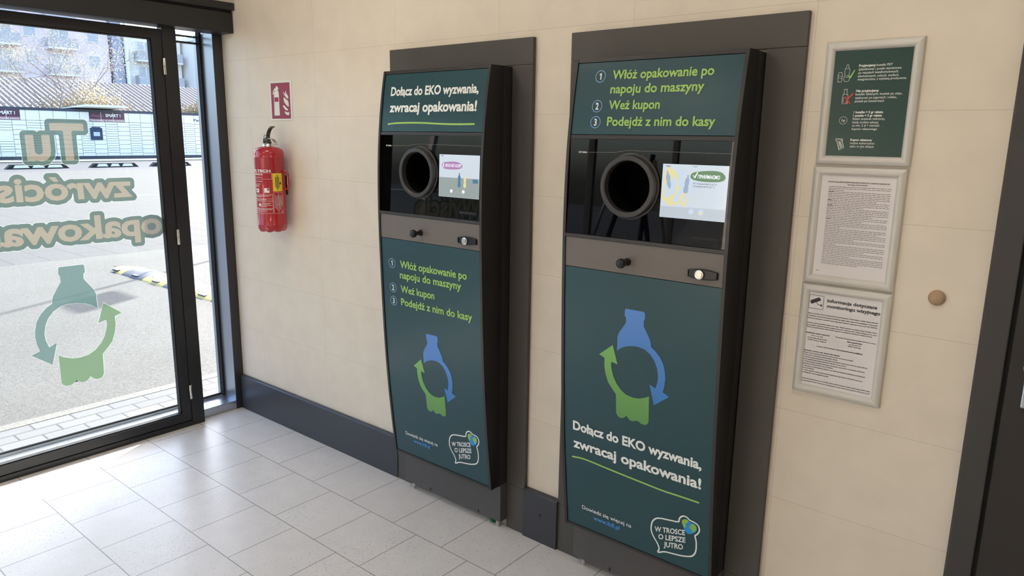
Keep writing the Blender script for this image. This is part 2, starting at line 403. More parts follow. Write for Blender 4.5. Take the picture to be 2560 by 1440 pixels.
bm = new(); add_box(bm, -3.999, -3.872, -2.75, .008, 2.318, 2.329); obj('shadow_gap', bm, M_BLACK, op)

# --- door at the right end of the wall
d3 = thing('door_3', None, None, kind='structure')
bm = new(); add_box(bm, -.216, -.155, -.014, WY, 0, 2.22, .003); add_box(bm, -.155, .90, -.014, WY, 2.16, 2.22, .003); add_box(bm, .87, .93, -.014, WY, 0, 2.16, .003); obj('architrave', bm, mat('door_frame_grey', (62, 60, 60), .45), d3)
bm = new(); add_box(bm, -.219, -.216, -.010, WY, 0, 2.22); obj('edge_strip', bm, M_SURR, d3)
bm = new(); add_box(bm, -.145, .862, -.004, WY-.001, .006, 2.152, .002); obj('leaf', bm, mat('door_leaf_dark', (44, 40, 39), .5), d3)
bm = new(); add_box(bm, -.155, -.145, .008, WY, 0, 2.16); obj('seal', bm, M_BLACK, d3)
h = obj('backplate', (lambda b: (add_box(b, -.108, -.066, -.012, -.004, 1.0, 1.10, .004), b)[1])(new()), M_ALU, d3)
bm = new(); add_lathe(bm, [(0, -.05), (.018, -.05), (.024, -.045), (.024, -.03), (.012, -.022), (.012, -.004)], (-.088, 0, 1.118), 'y', 20); obj('door_knob', bm, M_ALU, h, True)

# --- added ceiling lamps, out of view, to fill the lobby with light
for i, (x, y) in enumerate(((-2.6, -1.1), (-2.6, -3.2), (-.4, -1.1), (-.4, -3.2))):
    t = thing('fill_lamp', 'square white fill lamp added out of view, %s %s' % ('nearer the glazed door' if x < -1 else 'nearer the dark right door', 'above the machines' if y > -2 else 'at the back of the lobby'), 'fill lamp', (x, y, 2.98))
    bm = new(); add_box(bm, -.3, .3, -.3, .3, -.012, .02); obj('frame', bm, M_WHITE, t)
    bm = new(); add_box(bm, -.27, .27, -.27, .27, -.018, -.012); obj('diffuser', bm, mat('fill_diffuser', (255, 250, 240), .5, emit=(255, 244, 228), es=3), t)
    la = bpy.data.lights.new('fill_light', 'AREA'); la.shape = 'SQUARE'; la.size = .52; la.energy = CEIL_W*(1 if x < -1 else .6); la.color = (1, .93, .83)  # added fill, weaker on the right to shape the wall brightness
    lo = bpy.data.objects.new('fill_light', la); COL.objects.link(lo); lo.parent = t; lo.location = (0, 0, -.03)

# ================================================================= RETURN MACHINES
PC = [-0.05847693782323541, 0.007299336546316853, 0.10542967278670366, 0.026157814866964505, 0.029276065871339012, -0.030961382211005726, -0.1715100749017566]
def prof(z):
    r = 0
    for c in PC: r = r*(z-1.1)+c
    return r
MW = .605
def panel(x0, x1, z0, z1, off, th=.006, step=.04):
    bm = new(); n = max(1, int((z1-z0)/step)); F, B = [], []
    for i in range(n+1):
        z = z0+(z1-z0)*i/n; y = prof(z)+off
        F.append((bm.verts.new((x0, y, z)), bm.verts.new((x1, y, z)))); B.append((bm.verts.new((x0, y+th, z)), bm.verts.new((x1, y+th, z))))
    for i in range(n):
        bm.faces.new((F[i][0], F[i][1], F[i+1][1], F[i+1][0])); bm.faces.new((B[i][0], B[i+1][0], B[i+1][1], B[i][1]))
        bm.faces.new((F[i][0], F[i+1][0], B[i+1][0], B[i][0])); bm.faces.new((F[i][1], B[i][1], B[i+1][1], F[i+1][1]))
    bm.faces.new((F[0][0], B[0][0], B[0][1], F[0][1])); bm.faces.new((F[n][0], F[n][1], B[n][1], B[n][0]))
    return bm
BLUE = [(-19, 515), (-13, 516), (51, 516), (55, 511), (56, 493), (52, 485), (52, 467), (64, 448), (77, 425), (81, 413), (82, 401), (98, 391), (117, 372), (130, 350), (137, 322), (139, 301), (136, 274), (131, 254), (155, 243), (100, 200), (81, 270), (104, 261), (111, 286), (112, 307), (107, 332), (97, 355), (80, 375), (59, 388), (36, 392), (13, 391), (-11, 385), (-30, 376), (-48, 362), (-47, 386), (-47, 412), (-41, 429), (-18, 463), (-15, 470), (-16, 485), (-21, 490), (-21, 509)]
GREEN = [(-65, 379), (-119, 335), (-97, 326), (-97, 296), (-92, 270), (-81, 240), (-65, 221), (-48, 203), (-46, 135), (-42, 126), (-34, 120), (-21, 120), (-12, 125), (-4, 134), (1, 127), (10, 120), (22, 120), (33, 126), (39, 134), (44, 125), (54, 119), (68, 119), (77, 124), (82, 133), (82, 160), (81, 227), (65, 218), (42, 209), (18, 207), (-6, 211), (-26, 222), (-46, 242), (-59, 264), (-67, 289), (-70, 306), (-68, 318), (-44, 313)]
BUB = [(-44, -33), (-39, -11), (-27, 4), (-12, 12), (23, 18), (63, 24), (63, 36), (69, 48), (80, 56), (93, 55), (102, 47), (118, 46), (131, 42), (138, 30), (137, 16), (130, 3), (121, -5), (127, -22), (128, -45), (126, -68), (118, -84), (107, -94), (75, -105), (38, -111), (7, -116), (-10, -127), (-20, -130), (-12, -117), (-14, -103), (-22, -89), (-34, -74), (-44, -53)]
GLB = [(72, 33), (78, 42), (89, 48), (98, 45), (105, 40), (118, 41), (127, 35), (130, 22), (123, 8), (110, -3), (94, -9), (87, 0), (78, 13)]
GL1 = [(73, 35), (79, 42), (89, 47), (96, 46), (99, 42), (94, 35), (87, 28), (91, 21), (87, 12), (82, 12), (76, 24)]
GL2 = [(105, 31), (114, 39), (125, 35), (128, 23), (122, 12), (114, 5), (110, 14), (102, 18)]
CIRC = lambda bm, pts, mp, r: [add_ring(bm, x, z, r, .0022, mp) for x, z in pts]
PLX0, PLX1 = .0115, MW-.0115

def make_machine(x0, dz, label):
    t = thing('bottle_return_machine', label, 'return machine', (x0, 0, 0))
    # local frame: x from the machine's left edge; z absolute (+dz)
    mp = lambda x, z, off: (x, prof(z-dz)-.0+PAN-off, z)
    PAN = .0025
    def P(name, bm, m, parent=t, sm=False, label=None):
        o = obj(name, bm, m, parent, sm, label); return o
    def shift(bm):
        for v in bm.verts: v.co.z += dz
        return bm
    P('cabinet', (lambda b: (add_box(b, .003, MW-.003, -.056, WY-.002, .20, 1.934), shift(b))[1])(new()), M_CAB)
    bm = new(); add_box(bm, .0, MW, -.046, -.002, .034, .205, .0015); k = P('kick_plate', bm, M_KICK)
    for x in (.17, MW-.13): bm = new(); add_box(bm, x, x+.007, -.0465, -.046, .036, .052); P('slot', bm, M_BLACK, k)
    for x in (.04, MW-.03):
        bm = new(); add_lathe(bm, [(0, 0), (.009, 0), (.009, .036), (0, .036)], (x, -.026, 0), 'z', 16); P('foot', bm, M_SILVER, t, True)
    # side cheeks follow the curved profile
    zs = [.205+(1.934-.205)*i/44 for i in range(45)]
    poly = [(prof(z)-.001, z) for z in zs]+[(-.056, 1.934), (-.056, .205)]
    for xa in (0, MW-.011):
        bm = new(); add_prism(bm, poly, xa, xa+.011, 'yz'); P('side_panel', shift(bm), M_SIDE)
        bm = new(); n = len(zs)
        for i in range(n-1):
            za, zb = zs[i], zs[i+1]
            bm.faces.new([bm.verts.new(q) for q in ((xa, prof(za)-.0016, za), (xa+.011, prof(za)-.0016, za), (xa+.011, prof(zb)-.0016, zb), (xa, prof(zb)-.0016, zb))])
        bmesh.ops.remove_doubles(bm, verts=bm.verts[:], dist=1e-6)
        P('edge_trim', shift(bm), M_FRAME, None).parent = t
    bm = panel(.011, MW-.011, 1.9215, 1.934, .0, .07, .02); P('top_cap', shift(bm), M_FRAME)
    hp = P('header_panel', shift(panel(PLX0, PLX1, 1.6865, 1.9195, PAN)), M_TEAL)
    P('divider_bar', shift(panel(.011, MW-.011, 1.6715, 1.6845, .001, .02)), M_FRAME)
    P('ledge', shift(panel(.011, MW-.011, 1.338, 1.350, -.001, .03)), M_FRAME)
    sp = P('service_panel', shift(panel(PLX0, PLX1, 1.2345, 1.3365, PAN)), M_FASCIA)
    lp = P('lower_panel', shift(panel(PLX0, PLX1, .218, 1.2325, PAN)), M_TEAL)
    P('bottom_rail', shift(panel(.011, MW-.011, .206, .216, .0, .04)), M_FRAME)
    # black glass with the round opening
    rc = (.2555, 1.522); RH = .105
    bm = new()
    rect = []
    for i in range(13): rect.append((PLX0+(PLX1-PLX0)*i/12, 1.3515))
    for i in range(1, 9): rect.append((PLX1, 1.3515+.319*i/8))
    for i in range(1, 13): rect.append((PLX1-(PLX1-PLX0)*i/12, 1.6705))
    for i in range(1, 8): rect.append((PLX0, 1.6705-.319*i/8))
    es = []
    for loop in (rect, circ(rc[0], rc[1], RH, 48)):
        vv = [bm.verts.new((x, z, 0)) for x, z in loop]
        es += [bm.edges.new((vv[i], vv[(i+1) % len(vv)])) for i in range(len(vv))]
    bmesh.ops.triangle_fill(bm, edges=es, use_beauty=True)
    zw0, zw1 = 1.3515, 1.6705
    yw = lambda z: prof(zw0)+(prof(zw1)-prof(zw0))*(z-zw0)/(zw1-zw0)+.001   # flat sheet
    for v in bm.verts: v.co = Vector((v.co.x, yw(v.co.y), v.co.y))
    wp = P('window_panel', shift(bm), M_BLACKGLASS)
    wmp = lambda x, z, off: (x, yw(z-dz)-off, z)
    yc = yw(rc[1])
    bm = new()
    add_lathe(bm, [(.1045, .03), (.1045, -.0015), (.102, -.003), (.1005, -.003), (.1005, -.020), (.0985, -.0235), (.086, -.0245), (.083, -.022), (.0825, .02)], (rc[0], yc, rc[1]), 'y', 56)
    P('intake_ring', shift(bm), M_RING, sm=35)
    bm = new(); add_lathe(bm, [(.0824, .0), (.0815, .108), (0, .109)], (rc[0], yc, rc[1]), 'y', 48); P('intake_barrel', shift(bm), M_VOID, sm=True)
    # trim line on the glass
    bm = new(); zl = 1.6275+dz
    a0 = math.asin((1.6275-rc[1])/ (RH+.004)) if (1.6275-rc[1]) < RH+.004 else math.pi/2
    path = [(.085, zl), (.20, zl+.001)]+[(rc[0]+(RH+.0045)*math.cos(math.pi*.62-i*math.pi*.42/10), rc[1]+dz+(RH+.0045)*math.sin(math.pi*.62-i*math.pi*.42/10)) for i in range(3, 11)]
    add_stroke(bm, [(.085, zl), (.19, zl+.0015), (.215, zl+.006), (.235, zl+.0085), (.26, zl+.009), (.30, zl+.0085), (.595, zl+.007)], .0011, wmp, .0008)
    add_ring(bm, rc[0], rc[1]+dz, RH+.0012, .0012, wmp, .0008, 56)
    P('trim_line', bm, M_INKL, wp)
    bm = new(); add_text(bm, 'TOMRA', wmp, .058, zl-.003, .083, .0052, .02, 0, .0008)
    add_stroke(bm, [(.050, zl-.002), (.055, zl-.002), (.055, zl+.002), (.050, zl+.002)], .0014, wmp, .0008, True)
    P('maker_lettering', bm, M_WHITE, wp)
    # display
    scr = [(.3695, 1.4335), (.5865, 1.4335), (.5865, 1.599), (.3695, 1.599)]
    bm = new(); add_poly(bm, [(x, z+dz) for x, z in scr], wmp, .0010); dsp = P('display', bm, M_SCR, wp)
    bm = new(); add_box(bm, .484, .577, yw(1.377)-.001, yw(1.377)+.01, 1.3725, 1.3815, .0015); P('coupon_slot', shift(bm), M_BLACK, wp)
    # knob, lock
    kx, kz = (.2615, 1.275); ky = prof(kz)+PAN
    bm = new(); add_lathe(bm, [(.013, 0), (.013, -.004), (.0085, -.010), (.0085, -.026), (.012, -.030), (.0155, -.036), (.0165, -.042), (.015, -.049), (.010, -.053), (0, -.054)], (kx, ky, kz), 'y', 28); P('knob', shift(bm), M_SATIN, sp, 50)
    bm = new(); lx0, lx1, lz0, lz1 = .4805, .579, 1.2515, 1.285; ly = prof(1.268)+PAN
    pts = []
    for i in range(9): u = i/8; pts.append((lx0+(lx1-lx0)*u, lz1-.006*(abs(2*u-1))**2))
    for i in range(9): u = 1-i/8; pts.append((lx0+(lx1-lx0)*u, lz0+.006*(abs(2*u-1))**2))
    c0 = ((lx0+lx1)/2, (lz0+lz1)/2)
    rings = []
    for sc_, dy in ((1, 0), (1, -.006), (.96, -.009), (.86, -.0095), (.83, -.0065)):
        rings.append([bm.verts.new((c0[0]+(x-c0[0])*(1-(1-sc_)*.6), ly+dy, c0[1]+(z-c0[1])*sc_)) for x, z in pts])
    n = len(pts)
    for i in range(len(rings)-1):
        for j in range(n): bm.faces.new((rings[i][j], rings[i][(j+1) % n], rings[i+1][(j+1) % n], rings[i+1][j]))
    bm.faces.new(rings[-1]); lk = P('lock_handle', shift(bm), M_SATIN, sp, 30)
    bm = new(); add_lathe(bm, [(.0145, -.006), (.0145, -.014), (.011, -.0145), (.0105, -.0175), (.004, -.0175), (.004, -.0165), (0, -.0165)], (.522, ly, 1.2675), 'y', 24); P('lock_cylinder', shift(bm), M_SILVER, lk, 40)
    return t, mp, wmp, P, hp, lp, dsp, dz
def add_cyr(bm, mp, x0, z0, x1, cap, off):
    # the word made of Latin shapes: H-like stems, mirrored N, rounded E
    base = 'HPNNMACMO'; b = .022; a0 = min(v[0] for v in raw(base, b)[0]); a1 = max(v[0] for v in raw(base, b)[0]); kx = (x1-x0)/(a1-a0); kz = cap/CAPH
    T = lambda x, y: mp(x0+(x-a0)*kx, z0+y*kz, off)
    def face(pts): bm.faces.new([bm.verts.new(T(*p)) for p in pts])
    for i, c in enumerate(base):
        rt = max(v[0] for v in raw(base[:i+1], b)[0]); V, F = raw(c, b); lo = min(v[0] for v in V); w = max(v[0] for v in V)-lo; x = rt-w; t = .10+b
        if i == 0:
            for q_ in ((x, x+t, 0, CAPH), (x+w-t, x+w, 0, CAPH), (x+t, x+w-t, CAPH-t, CAPH)): face([(q_[0], q_[2]), (q_[1], q_[2]), (q_[1], q_[3]), (q_[0], q_[3])])
            continue
        for f in F: face([((x+w-(V[k][0]-lo)) if c == 'N' else x+V[k][0]-lo, V[k][1]) for k in f])
        if i == 3: face([(x+w*.25, CAPH+.14), (x+w*.4, CAPH+.06), (x+w*.6, CAPH+.06), (x+w*.75, CAPH+.14), (x+w*.62, CAPH+.14), (x+w*.38, CAPH+.14)])
        if c == 'C': face([(x+t*.6, CAPH/2-t/2), (x+w*.72, CAPH/2-t/2), (x+w*.72, CAPH/2+t/2), (x+t*.6, CAPH/2+t/2)])
M_SCR = mat('display_glow', (30, 32, 36), .1, emit=(206, 216, 226), es=.62)
def em(name, c, s=.62): return mat(name, (20, 20, 22), .2, emit=c, es=s)
E_YEL = em('glow_yellow', (226, 216, 160)); E_BOT = em('glow_bottle', (150, 172, 202)); E_BOTL = em('glow_bottle_pale', (196, 214, 234)); E_GRN = em('glow_green', (92, 130, 92)); E_WHT = em('glow_white', (240, 244, 248), .7); E_GRY = em('glow_grey', (186, 196, 206)); E_INK = em('glow_ink', (70, 90, 120)); E_PUR = em('glow_purple', (172, 128, 178)); E_BLUE = em('glow_blue', (70, 120, 150)); E_DK = em('glow_dim', (150, 160, 158))
def logo_parts(P, parent, mp, cx, cz, s):
    for nm, pts, m in (('bottle_arrow_print', BLUE, M_LBLUE), ('hand_arrow_print', GREEN, M_LGREEN)):
        bm = new(); k = s/1000; add_poly(bm, [(cx+(x-10)*k, cz+(z-317)*k) for x, z in pts], mp, .0010, .03)
        for v in bm.verts: v.co -= Vector((cx, 0, cz))
        o = P(nm, bm, m, parent); o.location = (cx, 0, cz)
def bubble(P, parent, mp, cx, cz, s, texts):
    k = s/1000; bm = new(); add_stroke(bm, smooth_path([(cx+x*k, cz+z*k) for x, z in BUB], True, 1), .0052*s, mp, .0010, True)
    P('speech_bubble_print', bm, M_WHITE, parent)
    for s_, x0, z0, x1, dzt, cap in texts: bm = new(); add_text(bm, s_, mp, x0, z0, x1, cap, .026, dzt); P('bubble_lettering', bm, M_WHITE, parent)
    bm = new(); add_poly(bm, smooth_path([(cx+x*k, cz+z*k) for x, z in GLB], True, 1), mp, .0013); P('globe_print', bm, M_GLOBEB, parent)
    for g in (GL1, GL2): bm = new(); add_poly(bm, smooth_path([(cx+x*k, cz+z*k) for x, z in g], True, 1), mp, .0018); P('globe_land_print', bm, M_GLOBEG, parent)
def bottle_shape(cx, z0, w, h):
    pr = [(.30, 0), (.48, .06), (.5, .25), (.36, .42), (.48, .58), (.40, .75), (.16, .86), (.16, .97), (.1, 1)]
    return [(cx+a*w, z0+b*h) for a, b in pr]+[(cx-a*w, z0+b*h) for a, b in reversed(pr)]
def rot_pts(p, c, a): return [(c[0]+(x-c[0])*math.cos(a)-(z-c[1])*math.sin(a), c[1]+(x-c[0])*math.sin(a)+(z-c[1])*math.cos(a)) for x, z in p]

# ---- right machine (large step list on the header)
M2X = -1.465
t, mp, wmp, P, hp, lp, dsp, dz = make_machine(M2X, 0, 'right return machine with numbered lime steps on its header and big bottle logo below')
for s_, x0, z0, x1, cap in (('Włóż opakowanie po', .152, 1.8635, .5045, .0275), ('napoju do maszyny', .151, 1.8185, .479, .0275), ('Weź kupon', .1515, 1.7674, .338, .0275), ('Podejdź z nim do kasy', .151, 1.7150, .528, .0275)):
    bm = new(); add_text(bm, s_, mp, x0, z0, x1, cap, .022); P('step_lettering', bm, M_LIME, hp)
cs = [(.106, 1.874), (.106, 1.778), (.106, 1.726)]
for i, (x, z) in enumerate(cs):
    bm = new(); add_ring(bm, x, z, .0198, .0022, mp); P('number_ring', bm, M_SKYB, hp)
    bm = new(); add_digit(bm, str(i+1), mp, x, z-.0105, .021); P('step_number', bm, M_WHITE, hp)
logo_parts(P, lp, mp, M2X*0+.29-.0, .917, 1.0)
bm = new(); add_text(bm, 'Dołącz do EKO wyzwania,', mp, .050, .620, .559, .0335, .034); P('slogan_lettering', bm, M_WHITE, lp); bm = new(); add_text(bm, 'zwracaj opakowania!', mp, .050, .5485, .560, .0365, .03); P('slogan_lettering', bm, M_WHITE, lp)
bm = new(); add_stroke(bm, smooth_path([(.046, .5055), (.085, .511), (.123, .5105), (.2, .505), (.279, .5005), (.36, .4965), (.423, .4935), (.48, .4955), (.552, .496)], False, 1), .0062, mp, .0010); P('underline_print', bm, M_LIME, lp)
bm = new(); add_text(bm, 'Dowiedz się więcej na', mp, .082, .2965, .2957, .0155, .008); P('info_lettering', bm, M_WHITE, lp)
bm = new(); add_text(bm, 'www.lidl.pl', mp, .1317, .2675, .246, .0165, .02); P('web_lettering', bm, M_LINKB, lp)
bubble(P, lp, mp, .42, .37, 1.0, [('W TROSCE', .390, .3215, .506, .031, .0195), ('O LEPSZE', .4045, .2965, .508, .0275, .0195), ('JUTRO', .4255, .2735, .499, .019, .0195)])
bm = new(); add_poly(bm, [(.375, 1.49), (.378, 1.575), (.395, 1.592), (.43, 1.563), (.452, 1.515), (.44, 1.478), (.40, 1.470)], wmp, .0016); add_poly(bm, [(.445, 1.478), (.462, 1.505), (.455, 1.468)], wmp, .0016); P('screen_shape', bm, E_YEL, dsp)
for cx, z0, w, h, a in ((.392, 1.522, .016, .056, .2), (.455, 1.512, .016, .056, -.1)): bm = new(); add_poly(bm, rot_pts(bottle_shape(cx, z0, w, h), (cx, z0+h/2), a), wmp, .0021); P('screen_bottle', bm, E_BOT, dsp)
for cx, z0, w, h, a in ((.410, 1.505, .019, .060, -.1), (.433, 1.530, .019, .062, 0), (.432, 1.480, .018, .058, -.4), (.389, 1.495, .016, .045, .2)): bm = new(); add_poly(bm, rot_pts(bottle_shape(cx, z0, w, h), (cx, z0+h/2), a), wmp, .0023); P('screen_bottle', bm, E_BOTL, dsp)
bm = new(); add_poly(bm, smooth_path([(.464, 1.556), (.466, 1.573), (.485, 1.579), (.53, 1.5835), (.562, 1.582), (.577, 1.570), (.578, 1.558), (.56, 1.550), (.50, 1.549)], True, 2), wmp, .0016); P('screen_button', bm, E_GRN, dsp)
bm = new(); add_cyr(bm, wmp, .4895, 1.559, .5605, .0108, .0022); add_stroke(bm, [(.474, 1.567), (.479, 1.560), (.488, 1.577)], .0026, wmp, .0022); P('screen_lettering', bm, E_WHT, dsp)
bm = new(); add_text(bm, 'ПЕТ-пляшки ємністю до 3 л', wmp, .475, 1.5405, .552, .0048, .01, 0, .0016); P('screen_text', bm, E_INK, dsp); bm = new(); add_text(bm, 'і бляшанки ємністю до 1 л', wmp, .475, 1.5325, .545, .0048, .01, 0, .0016); P('screen_text', bm, E_INK, dsp); bm = new()
add_text(bm, 'TOMRA', wmp, .3785, 1.590, .397, .0042, .02, 0, .0016); P('screen_text', bm, E_INK, dsp); bm = new(); add_stroke(bm, [(.471, 1.5945), (.478, 1.592), (.485, 1.5945)], .0012, wmp, .0016); P('screen_text', bm, E_INK, dsp)
bm = new(); add_poly(bm, [(.3705, 1.4345), (.5855, 1.4345), (.5855, 1.470), (.3705, 1.468)], wmp, .0013); P('screen_bar', bm, E_GRY, dsp)
bm = new(); add_poly(bm, circ(.476, 1.457, .0085), wmp, .0018); P('screen_icon', bm, E_BOTL, dsp); bm = new(); add_poly(bm, circ(.508, 1.457, .0085), wmp, .0018); P('screen_icon', bm, E_BOTL, dsp)
bm = new(); add_poly(bm, [(.501, 1.457), (.515, 1.457), (.5125, 1.4515), (.508, 1.450), (.5035, 1.4515)], wmp, .0022); P('screen_icon', bm, E_YEL, dsp)

# ---- left machine (slogan on the header)
M1X = -2.453
t, mp, wmp, P, hp, lp, dsp, dz = make_machine(M1X, .004, 'left return machine with white slogan on its header, beside the fire extinguisher')
O = .008
bm = new(); add_text(bm, 'Dołącz do EKO wyzwania,', mp, .050+O, 1.8365, .5476+O, .0335, .032); P('slogan_lettering', bm, M_WHITE, hp); bm = new(); add_text(bm, 'zwracaj opakowania!', mp, .051+O, 1.7697, .5458+O, .0365, .032); P('slogan_lettering', bm, M_WHITE, hp)
bm = new(); add_stroke(bm, smooth_path([(.0477+O, 1.7195), (.09+O, 1.7235), (.1417+O, 1.7249), (.21+O, 1.7252), (.2804+O, 1.7241), (.36+O, 1.7205), (.4538+O, 1.719), (.5394+O, 1.7201)], False, 1), .0068, mp, .0010); P('underline_print', bm, M_LIME, hp)
for s_, x0, z0, x1, cap in (('Włóż opakowanie po', .120, 1.1150, .5132, .0305), ('napoju do maszyny', .116, 1.0685, .4818, .0305), ('Weź kupon', .118, 1.0055, .3256, .0305), ('Podejdź z nim do kasy', .1165, .9480, .5384, .0305)): 
    bm = new(); add_text(bm, s_, mp, x0+O, z0, x1+O, cap, .022); P('step_lettering', bm, M_LIME, lp)
cs = [(.0683+O, 1.129), (.0683+O, 1.0194), (.0683+O, .9601)]
for i, (x, z) in enumerate(cs):
    bm = new(); add_ring(bm, x, z, .0215, .0024, mp); P('number_ring', bm, M_SKYB, lp)
    bm = new(); add_digit(bm, str(i+1), mp, x, z-.0115, .023); P('step_number', bm, M_WHITE, lp)
logo_parts(P, lp, mp, .2935+O, .6630, .915)
bm = new(); add_text(bm, 'Dowiedz się więcej na', mp, .078+O, .3185, .2881+O, .0165, .008); P('info_lettering', bm, M_WHITE, lp)
bm = new(); add_text(bm, 'www.lidl.pl', mp, .127+O, .2925, .239+O, .0165, .02); P('web_lettering', bm, M_LINKB, lp)
bubble(P, lp, mp, .408+O, .398, .99, [('W TROSCE', .379+O, .350, .494+O, .031, .0195), ('O LEPSZE', .3935+O, .3252, .496+O, .0275, .0195), ('JUTRO', .4145+O, .3022, .487+O, .019, .0195)])
bm = new(); add_poly(bm, [(.3705, 1.438), (.5855, 1.438), (.5855, 1.514), (.3705, 1.514)], wmp, .0014); P('screen_bar', bm, E_DK, dsp)
bm = new(); add_poly(bm, smooth_path([(.384, 1.556), (.386, 1.572), (.40, 1.573), (.44, 1.577), (.47, 1.576), (.496, 1.566), (.497, 1.553), (.47, 1.546), (.40, 1.545)], True, 2), wmp, .0016); P('screen_button', bm, E_PUR, dsp)
bm = new(); add_text(bm, 'WE DO NOT ACCEPT', wmp, .404, 1.5555, .491, .0105, .02, 0, .0022); add_stroke(bm, [(.389, 1.571), (.398, 1.553)], .0022, wmp, .0022); add_stroke(bm, [(.398, 1.569), (.389, 1.554)], .0022, wmp, .0023); P('screen_lettering', bm, E_WHT, dsp)
bm = new(); add_poly(bm, bottle_shape(.482, 1.478, .016, .056), wmp, .0022); P('screen_bottle', bm, E_BLUE, dsp); bm = new(); add_poly(bm, [(.553, 1.497), (.580, 1.497), (.580, 1.512), (.553, 1.512)], wmp, .0022); P('screen_bottle', bm, E_BLUE, dsp)
bm = new(); add_poly(bm, bottle_shape(.512, 1.478, .014, .05), wmp, .0022); P('screen_bottle', bm, E_YEL, dsp)
bm = new(); add_text(bm, 'TOMRA', wmp, .3785, 1.5955, .394, .0042, .02, 0, .0016); P('screen_text', bm, E_INK, dsp)
bm = new(); add_poly(bm, circ(.440, 1.462, .007), wmp, .0020); P('screen_icon', bm, E_WHT, dsp); bm = new(); add_poly(bm, circ(.505, 1.462, .007), wmp, .0020); P('screen_icon', bm, E_WHT, dsp)
bm = new(); add_lathe(bm, [(0, 0), (.015, 0), (.015, .010), (.007, .016), (.007, .036), (0, .036)], (.535, -.008, 0), 'z', 20); P('foot', bm, M_GREENP, t, True, 'green plastic foot')

# ---- wall surrounds
for x0, x1, lab in ((-2.555, -1.748, 'grey metal surround framing the left return machine'), (-1.573, -.742, 'grey metal surround framing the right return machine')):
    mx = M1X if x0 < -2 else M2X
    t = thing('machine_surround', lab, 'surround', (0, 0, 0))
    bm = new(); add_box(bm, x0, x1, -.006, WY-.001, 1.944, 2.042, .001); obj('top_piece', bm, M_SURR, t)
    for a, b in ((x0, mx-.001), (mx+MW+.001, x1)):
        bm = new(); add_box(bm, a, b, -.006, WY-.001, .206, 1.943, .001); obj('side_piece', bm, M_SURR, t)
        bm = new(); add_box(bm, a, b, -.006, WY-.001, .0, .205, .001); obj('lower_piece', bm, M_SURR, t)

# ================================================================= POSTER FRAMES
def snap_frame(name, label, x0, x1, z0, z1, paper):
    t = thing(name, label, 'poster frame', ((x0+x1)/2, WY, z0))
    cx = (x0+x1)/2; w = .026
    pf = [(0, 0), (0, -.006), (.003, -.0115), (.008, -.0145), (.014, -.0155), (.020, -.0135), (.0245, -.009), (w, -.006), (w, 0)]
    cor = [(x0, z0), (x1, z0), (x1, z1), (x0, z1)]
    for i in range(4):
        a = Vector(cor[i]); b = Vector(cor[(i+1) % 4]); d = (b-a).normalized(); n = Vector((-d.y, d.x)); bm = new()
        A = [bm.verts.new((a.x+n.x*q+d.x*q-cx, y, a.y+n.y*q+d.y*q-z0)) for q, y in pf]; B = [bm.verts.new((b.x+n.x*q-d.x*q-cx, y, b.y+n.y*q-d.y*q-z0)) for q, y in pf]
        for j in range(len(pf)-1): bm.faces.new((A[j], A[j+1], B[j+1], B[j]))
        bm.faces.new(A[::-1]); bm.faces.new(B); obj('frame_rail', bm, M_POSTERFRAME, t, 30)
    bm = new(); add_box(bm, x0+w-.003-cx, x1-w+.003-cx, -.006, -.001, w-.003, z1-z0-w+.003); p = obj('sheet', bm, paper, t)
    yp = WY-.006
    mp = lambda x, z, off: (x-cx, -.006-off, z-z0)
    return t, p, mp
D_ = .0006
t, p, mp = snap_frame('poster_frame', 'top silver snap frame with dark green poster about accepted bottles', -.689, -.437, 1.6085, 1.9515, M_POSTERG)
bm = new()
for s_, x0, z0, x1, b in (('Przyjmujemy', -.5971, 1.8802, -.5535, .03), ('butelki PET', -.5515, 1.8802, -.511, .004), ('(plastikowe) i puszki aluminiowe', -.5969, 1.8705, -.4885, .004), ('po napojach bezalkoholowych,', -.5968, 1.8613, -.4939, .004), ('alkoholowych, sokach, wodach,', -.5972, 1.8519, -.4923, .004), ('niezgniecione, z etykietą producenta', -.5971, 1.8433, -.4735, .004),
    ('Nie przyjmujemy', -.5977, 1.8119, -.5382, .03), ('butelek szklanych, butelek po oleju,', -.5982, 1.8029, -.479, .004), ('opakowań po jogurtach i mleku,', -.598, 1.7932, -.4913, .004), ('puszek po konserwach', -.5981, 1.784, -.5225, .004),
    ('1 butelka = 5 gr rabatu', -.5983, 1.7537, -.5217, .03), ('1 puszka = 5 gr rabatu', -.5985, 1.7444, -.5236, .03), ('Rabat zostanie naliczony,', -.5987, 1.7353, -.5143, .004), ('kiedy zrobisz zakupy', -.5986, 1.7259, -.5302, .004), ('za min. 2 zł + wartość', -.5985, 1.717, -.5271, .004), ('kuponu rabatowego', -.5986, 1.7075, -.532, .004),
    ('Kupon rabatowy', -.5991, 1.677, -.5413, .03), ('można wykorzystać', -.599, 1.6679, -.5346, .004), ('tylko w tym sklepie', -.5992, 1.6587, -.5355, .004), ('5 gr', -.6285, 1.7312, -.6195+.001, .03)):
    if s_ in ('Nie przyjmujemy', '1 butelka = 5 gr rabatu', 'Kupon rabatowy', '5 gr'): obj('paragraph', bm, M_WHITE, p); bm = new()
    add_text(bm, s_, mp, x0, z0, x1, .0060, b, 0, D_)
obj('lettering', bm, M_WHITE, p)
bm = new()
def outline(bm, pts, w=.0009, closed=True): add_stroke(bm, pts, w, mp, D_, closed)
outline(bm, [(-.6495, 1.841), (-.6400, 1.841), (-.6388, 1.846), (-.6388, 1.862), (-.6405, 1.8665), (-.6485, 1.8665), (-.6502, 1.862), (-.6502, 1.846)])
